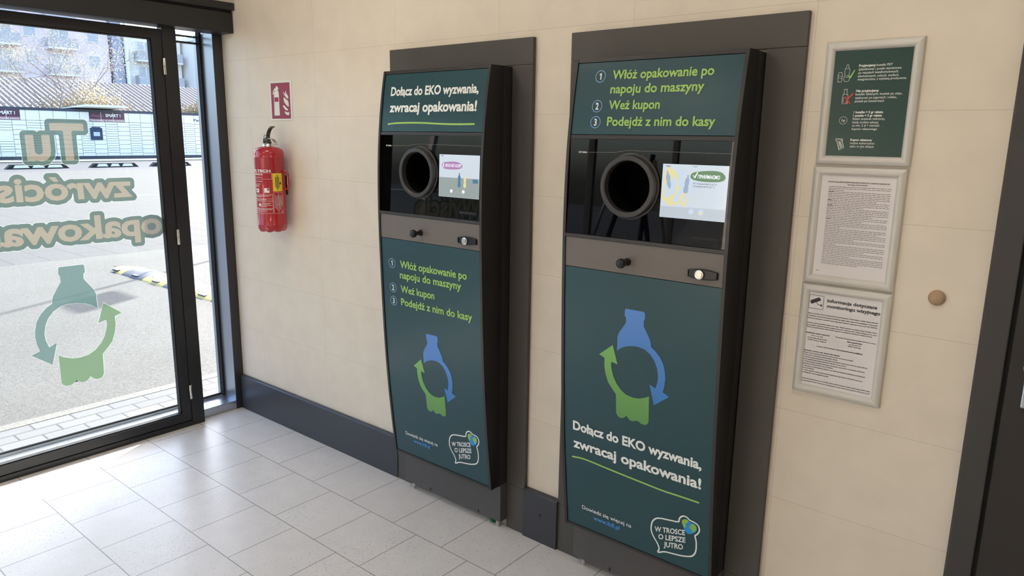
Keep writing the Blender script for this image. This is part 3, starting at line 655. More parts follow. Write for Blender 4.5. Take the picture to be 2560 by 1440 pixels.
outline(bm, [(-.650, 1.858), (-.645, 1.8575), (-.639, 1.855)], .0007, False); outline(bm, [(-.650, 1.852), (-.645, 1.8515), (-.639, 1.849)], .0007, False)
obj('icon', bm, M_WHITE, p); bm = new(); outline(bm, bottle_shape(-.6267, 1.8416, .0145, .046)); outline(bm, [(-.631, 1.876), (-.6225, 1.876)], .0007, False); outline(bm, [(-.630, 1.857), (-.624, 1.857)], .0009, False); outline(bm, [(-.630, 1.853), (-.624, 1.853)], .0009, False)
obj('icon', bm, M_WHITE, p); bm = new(); outline(bm, [(-.6326, 1.7805), (-.6181, 1.7805), (-.6181, 1.802), (-.6215, 1.809), (-.6215, 1.815), (-.621, 1.8194), (-.6297, 1.8194), (-.629, 1.815), (-.629, 1.809), (-.6326, 1.802)]); outline(bm, [(-.632, 1.8045), (-.6255, 1.807), (-.6185, 1.8045)], .0007, False); outline(bm, [(-.6295, 1.784), (-.6295, 1.798)], .0009, False)
obj('icon', bm, M_WHITE, p); bm = new(); add_ring(bm, -.6241, 1.734, .0108, .0008, mp, D_)
obj('icon', bm, M_WHITE, p); bm = new(); outline(bm, [(-.6393, 1.6755), (-.6393, 1.6822), (-.6191, 1.6822), (-.6191, 1.6765)], .0009, False); outline(bm, [(-.6362, 1.6785), (-.6225, 1.6795), (-.6150, 1.6573), (-.6266, 1.6511)], .0014)
outline(bm, [(-.630, 1.674), (-.6225, 1.656)], .0020, False); outline(bm, [(-.627, 1.675), (-.6195, 1.659)], .0020, False)
obj('icon', bm, M_WHITE, p)
bm = new(); add_stroke(bm, [(-.6238, 1.8576), (-.6179, 1.8508), (-.6073, 1.8715)], .0026, mp, .0010); obj('check_mark', bm, M_LIME, p)
bm = new(); add_stroke(bm, [(-.6255, 1.7988), (-.6114, 1.7816)], .0036, mp, .0010); add_stroke(bm, [(-.6056, 1.8070), (-.6160, 1.795), (-.6233, 1.7818)], .0036, mp, .0011); obj('cross_mark', bm, M_REDP, p)

t, p, mp = snap_frame('poster_frame', 'middle silver snap frame holding a white sheet densely filled with small print', -.692, -.440, 1.2555, 1.6035, M_PAPER)
bm = new(); add_text(bm, 'WYCIĄG Z REGULAMINU PRZYJMOWANIE PUSZEK I BUTELEK PET W WYBRANYCH SKLEPACH LIDL', mp, -.6478, 1.5575, -.4816, .0034, .02, 0, D_); obj('title_lettering', bm, M_INK, p); bm = new(); add_text(bm, 'Obowiązujący od dnia 16.02.2023 r.', mp, -.594, 1.5512, -.5373, .0032, .02, 0, D_); obj('title_lettering', bm, M_INK, p)
bm = new(); rnd = random.Random(3); z = 1.5448; par = 0
ends = {2: .25, 8: .8, 12: .6, 17: .75, 20: .6, 24: .25, 27: .85, 31: .5, 34: .2, 38: .7, 41: .45, 46: .62}
def word_row(bm, x0, x1, z, h):
    x = x0
    while x < x1-.002:
        w = min(rnd.uniform(.004, .013), x1-x); 
        bm.faces.new([bm.verts.new(mp(a, b, D_)) for a, b in ((x, z), (x+w, z), (x+w, z+h), (x, z+h))]); x += w+.0017
for i in range(47):
    full = -.477; x1 = -.6440+(full+.6440)*ends.get(i, 1)
    word_row(bm, -.6440, x1, z, .0013)
    if (i-1) in ends: word_row(bm, -.6515, -.6495, z, .0017)
    z -= .00495
obj('small_print', bm, M_INKL, p); bm = new(); word_row(bm, -.657, -.646, 1.2935, .0016); obj('page_number', bm, M_INKL, p)
for i in (3, 8, 11, 19): bm = new(); word_row(bm, -.6440, -.630, 1.5448-.00495*i, .0021); obj('bold_print', bm, M_INK, p)

t, p, mp = snap_frame('poster_frame', 'bottom silver snap frame with a white video surveillance notice and camera pictogram', -.693, -.439, .9075, 1.2515, M_PAPER)
bm = new(); add_text(bm, 'Informacja dotycząca', mp, -.6149, 1.2012, -.4762, .0092, .03, 0, D_); obj('title_lettering', bm, M_INK, p); bm = new(); add_text(bm, 'monitoringu wizyjnego', mp, -.6141, 1.1847, -.4669, .0092, .03, 0, D_); obj('title_lettering', bm, M_INK, p)
bm = new(); add_stroke(bm, [(-.6670, 1.1760), (-.6255, 1.1760), (-.6255, 1.2172), (-.6670, 1.2172)], .0011, mp, D_, True)
add_poly(bm, [(-.6640, 1.1965), (-.6625, 1.2005), (-.6385, 1.2125), (-.6330, 1.2050), (-.6345, 1.2025), (-.6585, 1.1895), (-.6625, 1.1915)], mp, D_); add_stroke(bm, [(-.6455, 1.1965), (-.6420, 1.1895), (-.6330, 1.1885)], .0016, mp, D_); add_poly(bm, [(-.6335, 1.1895), (-.6295, 1.1925), (-.6290, 1.1835), (-.6345, 1.1870)], mp, D_)
obj('camera_pictogram', bm, M_INK, p)
bm = new()
for s_, x0, z0, x1, b in (('Mając na uwadze ochronę naszych Gości, Kontrahentów i Pracowników a także naszej własności', -.6680, 1.1586, -.4690, .01), ('w budynkach Lidl prowadzony jest monitoring wizyjny. Jego celem jest zapobieganie i wykrywanie', -.6680, 1.1511, -.4690, .01), ('zdarzeń sprzecznych z prawem oraz wyjaśnianie zdarzeń wskazanych (art.6.ust.f lit.f. RODO).', -.6680, 1.1438, -.4690, .01),
    ('Państwa dane przechowujemy do celu, kiedy zostaną usunięte przez kolejne dane.', -.6680, 1.1290, -.4690, .01), ('W przypadku wykrycia Danych zarejestrowanych i ochrony osób i mienia działającym na rzecz', -.6680, 1.1221, -.4690, .01), ('Klienta oraz państwowym odpowiednim organom na podstawie odrębnych przepisów prawa.', -.6680, 1.1157, -.4797, .01),
    ('Administrator danych osobowych:', -.6675, 1.0974, -.5978, .03), ('Lidl sp. z o.o. sp.k.', -.6512, 1.0901, -.6158, .01), ('ul. Poznańska 48, Jankowice', -.6617, 1.0823, -.6045, .01), ('62-080 Tarnowo Podgórne', -.6606, 1.0755, -.6061, .01), ('Ewentualną korespondencję prosimy kierować na adres', -.5806, 1.0972, -.4690, .01), ('Biuro zarządu Biuro', -.5465, 1.0889, -.5045, .03), ('ul. Prosta 21', -.5409, 1.0820, -.5095, .01), ('00-872 Warszawa', -.5439, 1.0758, -.5071, .01),
    ('Inspektor Ochrony Danych:', -.6319, 1.0588, -.5770, .01), ('ochronadanychosobowych@lidl.pl', -.5755, 1.0588, -.5012, .03), ('Informacja o prawach osób, których dane dotyczą:', -.6680, 1.0410, -.5630, .03), ('Osoba, której dotyczą gromadzone przez nas dane ma prawo wymagać:', -.6680, 1.0338, -.5241, .01), ('• informacji w sprawie jej przetwarzanych danych,', -.6679, 1.0268, -.5675, .01), ('• niezwłocznego sprostowania dotyczących jej danych osobowych, które są nieprawidłowe,', -.6678, 1.0196, -.4827, .01), ('oraz uzupełnienia niekompletnych danych osobowych,', -.6674, 1.0126, -.5419, .01), ('• niezwłocznego usunięcia dotyczących jej danych osobowych, w przypadku spełnienia', -.6671, 1.0055, -.4897, .01), ('przesłanek wymienionych w art.17 RODO,', -.6669, .9984, -.5783, .01), ('• ograniczenia przetwarzania jej danych, a na spełnienie kolejnych przesłanek przewidzianych', -.6666, .9912, -.4874, .01), ('w art.18 RODO,', -.6667, .984, -.6325, .01), ('• wnieść sprzeciw wobec przetwarzania dotyczących jej danych osobowych z przyczyn', -.6666, .9771, -.4927, .01), ('wynikających z jej szczególnej sytuacji.', -.6665, .97, -.5878, .01),
    ('Osoba, której dane dotyczą, ma również prawo wnieść skargę do organu nadzorczego, jeżeli uważa,', -.6680, .9506, -.4690, .01), ('że przetwarzanie danych osobowych jej dotyczących narusza treść Rozporządzenia o Ochronie Danych', -.6680, .9432, -.4690, .01)):
    if s_[:6] in ('Państw', 'Admini', 'Ewentu', 'Inspek', 'Inform') or s_.startswith('Osoba, której dane'): obj('paragraph', bm, M_INK, p); bm = new()
    add_text(bm, s_, mp, x0, z0, x1, .0034, b+.012, 0, D_)
obj('paragraph', bm, M_INK, p)

# wall button
bm = new(); add_lathe(bm, [(.0215, 0), (.0215, -.004), (.019, -.009), (.012, -.0125), (0, -.0135)], (0, 0, 0), 'y', 32); o = obj('wall_button', bm, mat('button_tan', (176, 147, 118), .5), None, True); o.location = (-.332, WY, 1.257)
tag(o, 'small round tan button fixed to the beige wall near the dark door', 'wall button')

# ================================================================= FIRE POINT
t = thing('fire_extinguisher_sign', 'square crimson sign with white extinguisher and flame pictograms', 'sign', (-3.440, WY, 1.742))
cx = -3.440; smp = lambda x, z, off: (x-cx, -.003-off, z-1.742)
bm = new(); add_box(bm, -.099, .099, -.003, 0, 0, .204, .0008); pl = obj('plate', bm, M_SIGNW, t)
bm = new(); add_poly(bm, [(-3.5265, 1.7515), (-3.3540, 1.7515), (-3.3540, 1.9345), (-3.5265, 1.9345)], smp, .0006); obj('crimson_field', bm, M_SIGNRED, t)
bm = new(); add_poly(bm, [(-3.502, 1.7680), (-3.4525, 1.7680), (-3.4530, 1.8390), (-3.5, 1.8390)], smp, .0012)
add_poly(bm, [(-3.4990, 1.8615), (-3.4535, 1.8615), (-3.4535, 1.8860), (-3.4600, 1.8950), (-3.4620, 1.8990), (-3.4560, 1.9020), (-3.4565, 1.9120), (-3.4640, 1.9130), (-3.4660, 1.9190), (-3.4760, 1.9190), (-3.4780, 1.9120), (-3.4930, 1.9060), (-3.5060, 1.8930), (-3.5100, 1.8760), (-3.5030, 1.8755), (-3.4960, 1.8930), (-3.4860, 1.9000), (-3.4870, 1.8950), (-3.4985, 1.8860)], smp, .0012)
for a, b in ((-3.500, -3.4960), (-3.4590, -3.4532)): add_poly(bm, [(a, 1.8388), (b, 1.8388), (b, 1.8617), (a, 1.8617)], smp, .0012)
for pts in ([(-3.4169, 1.8891), (-3.4060, 1.8845), (-3.3942, 1.8717), (-3.3950, 1.8850), (-3.3907, 1.8960), (-3.3850, 1.8800), (-3.3688, 1.8650), (-3.3690, 1.8500), (-3.3950, 1.8612)], [(-3.4102, 1.8625), (-3.3950, 1.8530), (-3.3706, 1.8420), (-3.3672, 1.8250), (-3.3670, 1.8080), (-3.4016, 1.8296), (-3.4117, 1.8446)], [(-3.4238, 1.8194), (-3.4100, 1.8200), (-3.3849, 1.8040), (-3.3685, 1.7932), (-3.3971, 1.7936), (-3.4091, 1.8043)], [(-3.4102, 1.7916), (-3.3867, 1.7829), (-3.3652, 1.7869), (-3.3677, 1.7666), (-3.3989, 1.7723)]): add_poly(bm, smooth_path(pts, True, 1), smp, .0012)
obj('pictogram', bm, M_SIGNW, t)

EX, EY, ER = -3.437, -.078, .0755
t = thing('fire_extinguisher', 'red fire extinguisher hanging on the tiled wall under its sign', 'fire extinguisher', (EX, EY, 1.155))
bm = new(); seg = 60; rings = []
pf = [(.030, .012, 0), (.052, .006, .4), (.066, .010, 1), (.0735, .024, .6), (ER, .040, .1), (ER, .046, 0), (ER+.001, .0475, 0), (ER, .049, 0), (ER, .396, 0), (ER+.001, .3975, 0), (ER, .399, 0), (ER, .415, 0), (.0735, .428, 0), (.066, .440, 0), (.050, .449, 0), (.030, .454, 0), (.0, .455, 0)]
for r, h, w in pf:
    rings.append([bm.verts.new((r*math.cos(2*math.pi*k/seg), r*math.sin(2*math.pi*k/seg), h+w*.016*(1-abs(math.cos(3.5*2*math.pi*k/seg))))) for k in range(seg)])
for i in range(len(rings)-1):
    for k in range(seg): bm.faces.new((rings[i][k], rings[i][(k+1) % seg], rings[i+1][(k+1) % seg], rings[i+1][k]))
bm.faces.new(rings[0]); bmesh.ops.remove_doubles(bm, verts=bm.verts[:], dist=1e-5)
cyl = obj('cylinder', bm, M_EXT, t, 50)
bm = new(); add_lathe(bm, [(.030, .450), (.0285, .462), (.024, .468), (.0, .469)], seg=28); obj('collar', bm, M_SILVER, t, 40)
M_GUN = mat('gun_metal', (92, 88, 80), .25, .9)
bm = new(); add_lathe(bm, [(.017, .466), (.017, .476), (.013, .478), (.013, .492), (.010, .494), (.010, .505), (0, .505)], seg=20); add_box(bm, -.034, -.008, -.011, .011, .474, .496, .003); obj('valve', bm, M_GUN, t, 40)
def lever(path, w0, w1, th):
    bm = new(); A = []
    for i, (x, z) in enumerate(path):
        w = w0+(w1-w0)*i/(len(path)-1); j = min(i+1, len(path)-1); k = max(i-1, 0); d = Vector((path[j][0]-path[k][0], path[j][1]-path[k][1])).normalized(); n = Vector((-d.y, d.x))*th/2
        A.append([bm.verts.new(q) for q in ((x+n.x, -w, z+n.y), (x+n.x, w, z+n.y), (x-n.x, w, z-n.y), (x-n.x, -w, z-n.y))])
    for i in range(len(A)-1):
        for k in range(4): bm.faces.new((A[i][k], A[i][(k+1) % 4], A[i+1][(k+1) % 4], A[i+1][k]))
    bm.faces.new(A[0]); bm.faces.new(A[-1][::-1]); return bm
o = obj('lever', lever([(-.006, .492), (.000, .508), (.008, .526), (.022, .542), (.040, .552), (.052, .553)], .010, .009, .006), M_GUN, t, 40)
o = obj('carry_handle', lever([(-.004, .488), (.016, .494), (.040, .490), (.060, .476), (.070, .462)], .009, .010, .004), M_SILVER, t, 40)
bm = new(); add_tube(bm, [(-.010+.014*math.cos(a)-.018, .002, .502+.009*math.sin(a)) for a in [2*math.pi*i/14 for i in range(15)]], .0016, 6, False); obj('pin_ring', bm, M_GUN, t, True)
bm = new(); add_tube(bm, [(-.028, 0, .482), (-.040, 0, .470), (-.044, .006, .452), (-.043, .03, .42), (-.04, .066, .36)], .006, 10); obj('hose', bm, M_RUBBER, t, True)
a0 = R(118)
def epol(phi, r, z): return (r*math.sin(phi), -r*math.cos(phi), z)
bm = new(); add_tube(bm, [epol(R(122), ER-.002, .326), epol(R(122), ER+.018, .322), epol(R(122), ER+.022, .312), epol(R(122), ER+.022, .246), epol(R(122), ER+.018, .236), epol(R(122), ER-.002, .232)], .0055, 8); obj('side_handle', bm, M_EXT, t, True)
bm = new(); add_box(bm, -.02, .02, .06, .09, .20, .30, .003); obj('wall_bracket', bm, M_RUBBER, t)
emp = lambda x, z, off: epol(x/ER, ER+off, z-1.155)
q = lambda deg: R(deg)*ER
def curved_poly(bm, d0, d1, z0, z1, off, n=10):
    for i in range(n):
        a, b = q(d0+(d1-d0)*i/n), q(d0+(d1-d0)*(i+1)/n); bm.faces.new([bm.verts.new(emp(x, z, off)) for x, z in ((a, z0), (b, z0), (b, z1), (a, z1))])
bm = new(); curved_poly(bm, 66, 107, 1.378, 1.472, .0006); yl = obj('yellow_label', bm, M_YELLOW, cyl)
bm = new()
for dx, w in ((78, .055), (84, .075), (90, .055)): curved_poly(bm, dx-1.6, dx+1.6, 1.425-w*.5, 1.425+w*.5, .0009, 2)
add_poly(bm, circ(q(97), 1.42, .005, 14, .007), emp, .0009)
obj('label_print', bm, M_INK, yl)
bm = new(); add_text(bm, 'KZ-TECH', emp, q(-30), 1.478, q(60), .012, .035, 0, .0008); add_text(bm, 'GAŚNICA', emp, q(-25), 1.4625, q(30), .0075, .025, 0, .0008)
def rect_line(d0, d1, z0, z1, w=.0008):
    for z in (z0, z1): curved_poly(bm, d0, d1, z-w/2, z+w/2, .0008, 12)
    for d in (d0, d1): curved_poly(bm, d-.4, d+.4, z0, z1, .0008, 1)
rect_line(-24, 63, 1.442, 1.474); rect_line(67, 107, 1.264, 1.372); rect_line(87, 87.1, 1.268, 1.368)
for z, a, b in ((1.451, -24, 25), (1.430, -22, 26), (1.416, -20, 18), (1.410, -20, 8), (1.404, -20, 12), (1.358, -20, 58), (1.354, -20, 50), (1.349, -18, 20), (1.340, -20, 62), (1.336, -20, 40), (1.318, 20, 58), (1.312, 12, 52), (1.306, 12, 60), (1.300, 10, 40), (1.284, -14, 58), (1.276, -10, 40)): curved_poly(bm, a, b, z-.0007, z+.0007, .0008, 8)
for d in (72, 76, 80, 84, 91, 95, 99, 103): curved_poly(bm, d-.5, d+.5, 1.28+.006*(d % 5), 1.362-.004*(d % 3), .0008, 1)
rect_line(-20, 63, 1.330, 1.364); rect_line(-20, 63, 1.290, 1.328); rect_line(-20, 63, 1.266, 1.288)
curved_poly(bm, -10, 8, 1.372, 1.392, .0008, 4); curved_poly(bm, 32, 52, 1.372, 1.396, .0008, 4); add_poly(bm, circ(q(8), 1.309, .007, 14), emp, .0008); add_ring(bm, q(101), 1.272, .006, .001, emp, .0008, 16)
obj('label_lettering', bm, M_WHITE, cyl)
bm = new(); add_poly(bm, circ(q(-2), 1.382, .0045, 12), emp, .0012); curved_poly(bm, 44, 51, 1.384, 1.394, .0012, 2); obj('label_print', bm, M_EXT, cyl)

# ================================================================= STICKERS ON THE GLASS (seen from the back, so mirrored)
def contour(V, F, step, lo, hi, extra):
    V = np.array(V); tri = [f for f in F]
    x0, z0 = V.min(0)-extra-2*step; x1, z1 = V.max(0)+extra+2*step
    gx = np.arange(x0, x1, step); gz = np.arange(z0, z1, step); GXm, GZm = np.meshgrid(gx, gz, indexing='ij'); Pn = np.stack([GXm.ravel(), GZm.ravel()], 1)
    cnt = {}
    for f in tri:
        for i in range(len(f)): e = tuple(sorted((f[i], f[(i+1) % len(f)]))); cnt[e] = cnt.get(e, 0)+1
    segs = [e for e, c in cnt.items() if c == 1]; d = np.full(len(Pn), 9.)
    for a, b in segs:
        A, B = V[a], V[b]; ab = B-A; l2 = max(ab@ab, 1e-12); tt = np.clip(((Pn-A)@ab)/l2, 0, 1); d = np.minimum(d, np.hypot(*(Pn-A-tt[:, None]*ab).T))
    ins = np.zeros(len(Pn), bool)
    for f in tri:
        for k in range(1, len(f)-1):
            a, b, c = V[f[0]], V[f[k]], V[f[k+1]]
            s1 = (b[0]-a[0])*(Pn[:, 1]-a[1])-(b[1]-a[1])*(Pn[:, 0]-a[0]); s2 = (c[0]-b[0])*(Pn[:, 1]-b[1])-(c[1]-b[1])*(Pn[:, 0]-b[0]); s3 = (a[0]-c[0])*(Pn[:, 1]-c[1])-(a[1]-c[1])*(Pn[:, 0]-c[0])
            ins |= ((s1 >= 0) & (s2 >= 0) & (s3 >= 0)) | ((s1 <= 0) & (s2 <= 0) & (s3 <= 0))
    sd_ = np.where(ins, -d, d).reshape(len(gx), len(gz)); out = []
    def clip(poly, g):
        res = []; n = len(poly)
        for i in range(n):
            a, b = poly[i], poly[(i+1) % n]; ga, gb = g(a[2]), g(b[2])
            if ga <= 0: res.append(a)
            if ga*gb < 0: tq = ga/(ga-gb); res.append(tuple(a[j]+(b[j]-a[j])*tq for j in range(3)))
        return res
    for i in range(len(gx)-1):
        for j in range(len(gz)-1):
            c = sd_[i:i+2, j:j+2]
            if c.min() > hi or c.max() < lo: continue
            pl_ = [(gx[i], gz[j], sd_[i, j]), (gx[i+1], gz[j], sd_[i+1, j]), (gx[i+1], gz[j+1], sd_[i+1, j+1]), (gx[i], gz[j+1], sd_[i, j+1])]
            pl_ = clip(pl_, lambda v: v-hi); 
            if len(pl_) > 2: pl_ = clip(pl_, lambda v: lo-v)
            if len(pl_) > 2: out.append([(p[0], p[1]) for p in pl_])
    return out
def cells(polys, mp, off):
    bm = new()
    for pl_ in polys: bm.faces.new([bm.verts.new(mp(x, z, off)) for x, z in pl_])
    bmesh.ops.remove_doubles(bm, verts=bm.verts[:], dist=2e-5)
    return bm
def glass_word(name, word, yR, base, width, cap, label, part_w=1.0, mirror=True, halo=.0205, x=GX+.0004):
    V, F, a, b = glyphs(word, .03); sx = width/(b-a); sz = cap/CAPH
    Q = [((v[0]-a)*sx, v[1]*sz) for v in V]
    t = thing(name, label, 'window sticker', (x, yR, base))
    sg = -1 if mirror else 1
    gm = lambda u, z, off: (off, sg*u, z)
    obj('backing', cells(contour(Q, F, .004, 0, halo, halo+.006), gm, .0004), M_FILMHALO, t)
    obj('rim', cells(contour(Q, F, .004, halo, halo+.0015, halo+.006), gm, .0004), M_FILMRIM, t)
    obj('letters', cells(contour(Q, F, .0035, -9, 0, .004), gm, .0005), M_FILMLET, t)
glass_word('window_lettering', 'Tu', -.762, 1.537, .259, .164, 'mirrored cream word Tu with grey green outline, topmost on the glass door')
glass_word('window_lettering', 'zwrócisz', -.556, 1.342, .700, .108, 'mirrored cream word zwrócisz with outline, second word row on the glass door')
glass_word('window_lettering', 'opakowania', -.417, 1.136, .985, .112, 'mirrored cream word opakowania with outline, lowest word row on the glass door')
glass_word('window_lettering', 'Wyjście', -2.56, 1.20, .74, .16, 'cream word Wyjście with outline on the next glass wing, seen only as a reflection', mirror=False)
t = thing('window_logo_sticker', 'mirrored translucent bottle and hand arrow logo low on the glass door', 'window sticker', (GX+.0004, -.887, .7025))
for nm, pts, m in (('bottle_arrow', BLUE, M_FILMTEAL), ('hand_arrow', GREEN, M_FILMGREEN)):
    gm = lambda u, z, off: (off, -u, z)
    Q = [((x-18)*.001598, (z-317.5)*.001548) for x, z in pts]
    bm = new(); add_poly(bm, Q, gm, .0005); obj(nm, bm, m, t)
    bm = new(); add_stroke(bm, Q, .002, gm, .0009, True); obj('rim', bm, M_FILMRIM, t)

# ================================================================= OUTSIDE
def ground(name, m, x0, x1, y0, y1, z=-.004, th=.1):
    bm = new(); add_box(bm, x0, x1, y0, y1, z-th, z); return structure(obj(name, bm, m))
ground('ground_brick_paving', M_BRICK, -4.665, -4.21, -12, 1.5)
ground('ground_kerb', M_KERB, -4.755, -4.667, -12, 6, -.002)
ground('ground_asphalt', M_ASPH, -10.6, -4.757, -40, 60)
ground('ground_paving', M_PAVE, -20.2, -10.602, -40, 60)
ground('ground_gutter', M_KERB, -20.5, -20.202, -40, 60, -.006)
ground('ground_paving_far', M_PAVE, -34.5, -20.502, -40, 60)
ground('ground_parking', M_LOTSHADE, -44, -34.502, -40, 70)
ground('ground_verge', M_VERGE, -47.0, -44.002, -40, 70, .05, .2)
ground('ground_far', M_LOTSHADE, -140, -47.002, -60, 110, -.01)
# speed bump
t = thing('speed_bump', 'yellow and grey speed bump lying on the asphalt outside the door', 'speed bump', (-9.5, 1.53, -.004))
segs = 9; pr_b = [(-.19, 0), (-.17, .018), (-.11, .042), (-.04, .055), (.04, .055), (.11, .042), (.17, .018), (.19, 0)]
for i in range(segs):
    bm = new(); xa, xb = .52*i, .52*(i+1)-.006; k = 6
    secs = []
    for j in range(k+1):
        x = xa+(xb-xa)*j/k; s_ = 1.0
        if i == 0: s_ = math.sqrt(max(.02, 1-(1-x/.52)**2))
        secs.append([bm.verts.new((x, y*max(s_, .25), z*s_)) for y, z in pr_b])
    for j in range(k):
        for q_ in range(len(pr_b)-1): bm.faces.new((secs[j][q_], secs[j][q_+1], secs[j+1][q_+1], secs[j+1][q_]))
    bm.faces.new(secs[0]); bm.faces.new(secs[-1][::-1])
    sgm = obj('bump_segment', bm, M_BUMPY if i % 2 == 0 else M_BUMPG, t, 40)
    bm = new(); add_box(bm, xa+.22, xa+.36, -.168, -.128, .014, .0345); add_box(bm, xa+.08, xa+.11, -.10, -.07, .040, .047); add_box(bm, xa+.42, xa+.45, -.04, -.01, .05, .0556); obj('stud', bm, M_BUMPG, sgm)
# parking stops
for i, (y0, y1, lb) in enumerate(((8.16, 10.67, 'leftmost of the three black wheel stops with white reflectors'), (11.54, 13.75, 'middle black wheel stop, below the locker terminal screen'), (14.34, 16.4, 'rightmost black wheel stop, half hidden behind the door post'))):
    t = thing('parking_stop', lb, 'parking stop', (-37, y0, -.004), 'wheel stops at the parking bays')
    Ls = y1-y0; bm = new(); add_prism(bm, [(0, 0), (Ls, 0), (Ls-.22, .2), (.22, .2)], -.15, .15, 'yz'); obj('body', bm, M_RUBBER, t)
    for a, b in ((.28, .36*Ls), (.40*Ls, .60*Ls), (.64*Ls, Ls-.28)):
        bm = new(); add_prism(bm, [(a, .05), (b, .05), (b-.08, .17), (a+.08, .17)], .14, .156, 'yz'); obj('reflector', bm, M_WHITE, t)
# parcel lockers
t = thing('parcel_lockers', 'long white parcel locker bank with dark fascia across the car park', 'parcel lockers', (-48, 0, 0))
Y0, CW = 2.04, .703
bm = new(); add_box(bm, -.9, -.03, Y0, Y0+CW*32, .18, 2.79); obj('backing', bm, M_LOCKG, t)
bm = new(); add_box(bm, -.95, .02, Y0-.05, Y0+CW*32+.05, 2.79, 2.95); obj('fascia', bm, M_LOCKD, t)
bm = new(); add_box(bm, -.85, -.02, Y0, Y0+CW*32, 0, .18); obj('plinth', bm, M_LOCKD, t)
pat = {'a': [.74, .49, .37, .37, .37], 's': [.13]*11, 'm': [.43, .245, .245, .245, .245, .245, .37], 't': [.30]*6}
g = .023
lay = 'mmasmssmmmsmstmssmmsmsmsmsmmsmsm'
for c in range(32):
    bm = new(); y0 = Y0+c*CW+g/2; y1 = Y0+(c+1)*CW-g/2
    add_box(bm, -.03, 0, y0, y1, 2.235, 2.785)
    k = lay[c]; z = 2.235-g
    rows = {'m': [.245]*7, 's': [.118]*13, 'a': [.245]*3+[.5, .37, .3], 't': [.118]*4+[.6]+[.118]*4+[.45]}[k]
    for h in rows:
        zb = max(z-h, .20)
        if z-zb > .05: add_box(bm, -.03, 0, y0, y1, zb, z)
        z = zb-g
        if z < .24: break
    if z > .26: add_box(bm, -.03, 0, y0, y1, .20, z)
    obj('locker_column', bm, M_LOCK, t)
for ya, nm in ((10.28, 0), (15.92, 1)):
    bm = new()
    for i in range(3): add_box(bm, .0, .012, ya+i*.69, ya+i*.69+.655, 2.40, 2.79)
    sg_ = obj('sign_panel', bm, M_MAROON, t)
    bm = new()
    for i in range(3): add_box(bm, .0, .012, ya+i*.69, ya+i*.69+.655, 2.245, 2.398)
    sg2 = obj('sign_strip', bm, M_MAROON2, t)
    lm = lambda u, z, off: (.012+off*8, u, z)
    bm = new(); add_text(bm, 'SMART !', lm, ya+.93, 2.53, ya+1.80, .17, .03); obj('lettering', bm, M_WHITE, sg_)
    bm = new(); add_text(bm, 'allegro', lm, ya+.10, 2.53, ya+.82, .15, .0); obj('dim_lettering', bm, M_MAROON2, sg_)
    bm = new(); add_text(bm, 'Oszczędzaj na każdej paczce', lm, ya+.06, 2.28, ya+1.98, .085, .02); obj('lettering', bm, M_WHITE, sg2)
bm = new(); add_box(bm, 0, .05, 15.90, 16.58, 1.15, 1.86, .01); add_box(bm, 0, .05, 16.0, 16.48, 1.84, 1.92, .01); tm = obj('terminal', bm, M_SCREENBLUE, t)
bm = new(); add_box(bm, .05, .056, 16.06, 16.42, 1.38, 1.62); obj('terminal_screen', bm, em('terminal_glow', (170, 205, 250), .8), tm)
bm = new(); lo = [(-.9, 14.75, 2.96), (-.9, 17.6, 2.96), (.9, 17.75, 3.08), (.9, 15.45, 3.08)]
A = [bm.verts.new(p) for p in lo]; B = [bm.verts.new((x, y, z+(.13 if x > 0 else .04))) for x, y, z in lo]
bm.faces.new(A[::-1]); bm.faces.new(B); [bm.faces.new((A[i], A[(i+1) % 4], B[(i+1) % 4], B[i])) for i in range(4)]
obj('canopy', bm, M_LOCK, t)
bm = new(); add_text(bm, 'Pac', lambda u, z, off: (off*8, u, z), 22.38, 2.40, 22.84, .16, .02); obj('lettering', bm, M_LOCKD, t)
# shed with ribbed roof behind
t = thing('shed', 'long low shed with a steep ribbed metal roof behind the lockers', 'shed', (-51, 0, 0))
bm = new(); add_box(bm, -7.5, -.4, -6, 44, 0, 2.75); obj('wall', bm, M_BGREY, t)
bm = new(); per, amp = .34, .075; ya = -6.; prev = None; z0, x0, z1, x1 = 2.72, 0, 5.12, -7
while ya < 44:
    for dy, dn in ((0, 0), (.42, 1), (.55, 1), (.97, 0)):
        y = ya+per*dy; h = amp*dn; cur = (bm.verts.new((x0, y, z0+h)), bm.verts.new((x1, y, z1+h)))
        if prev: bm.faces.new((prev[0], cur[0], cur[1], prev[1]))
        prev = cur
    ya += per
obj('ribbed_roof', bm, M_ROOF, t)
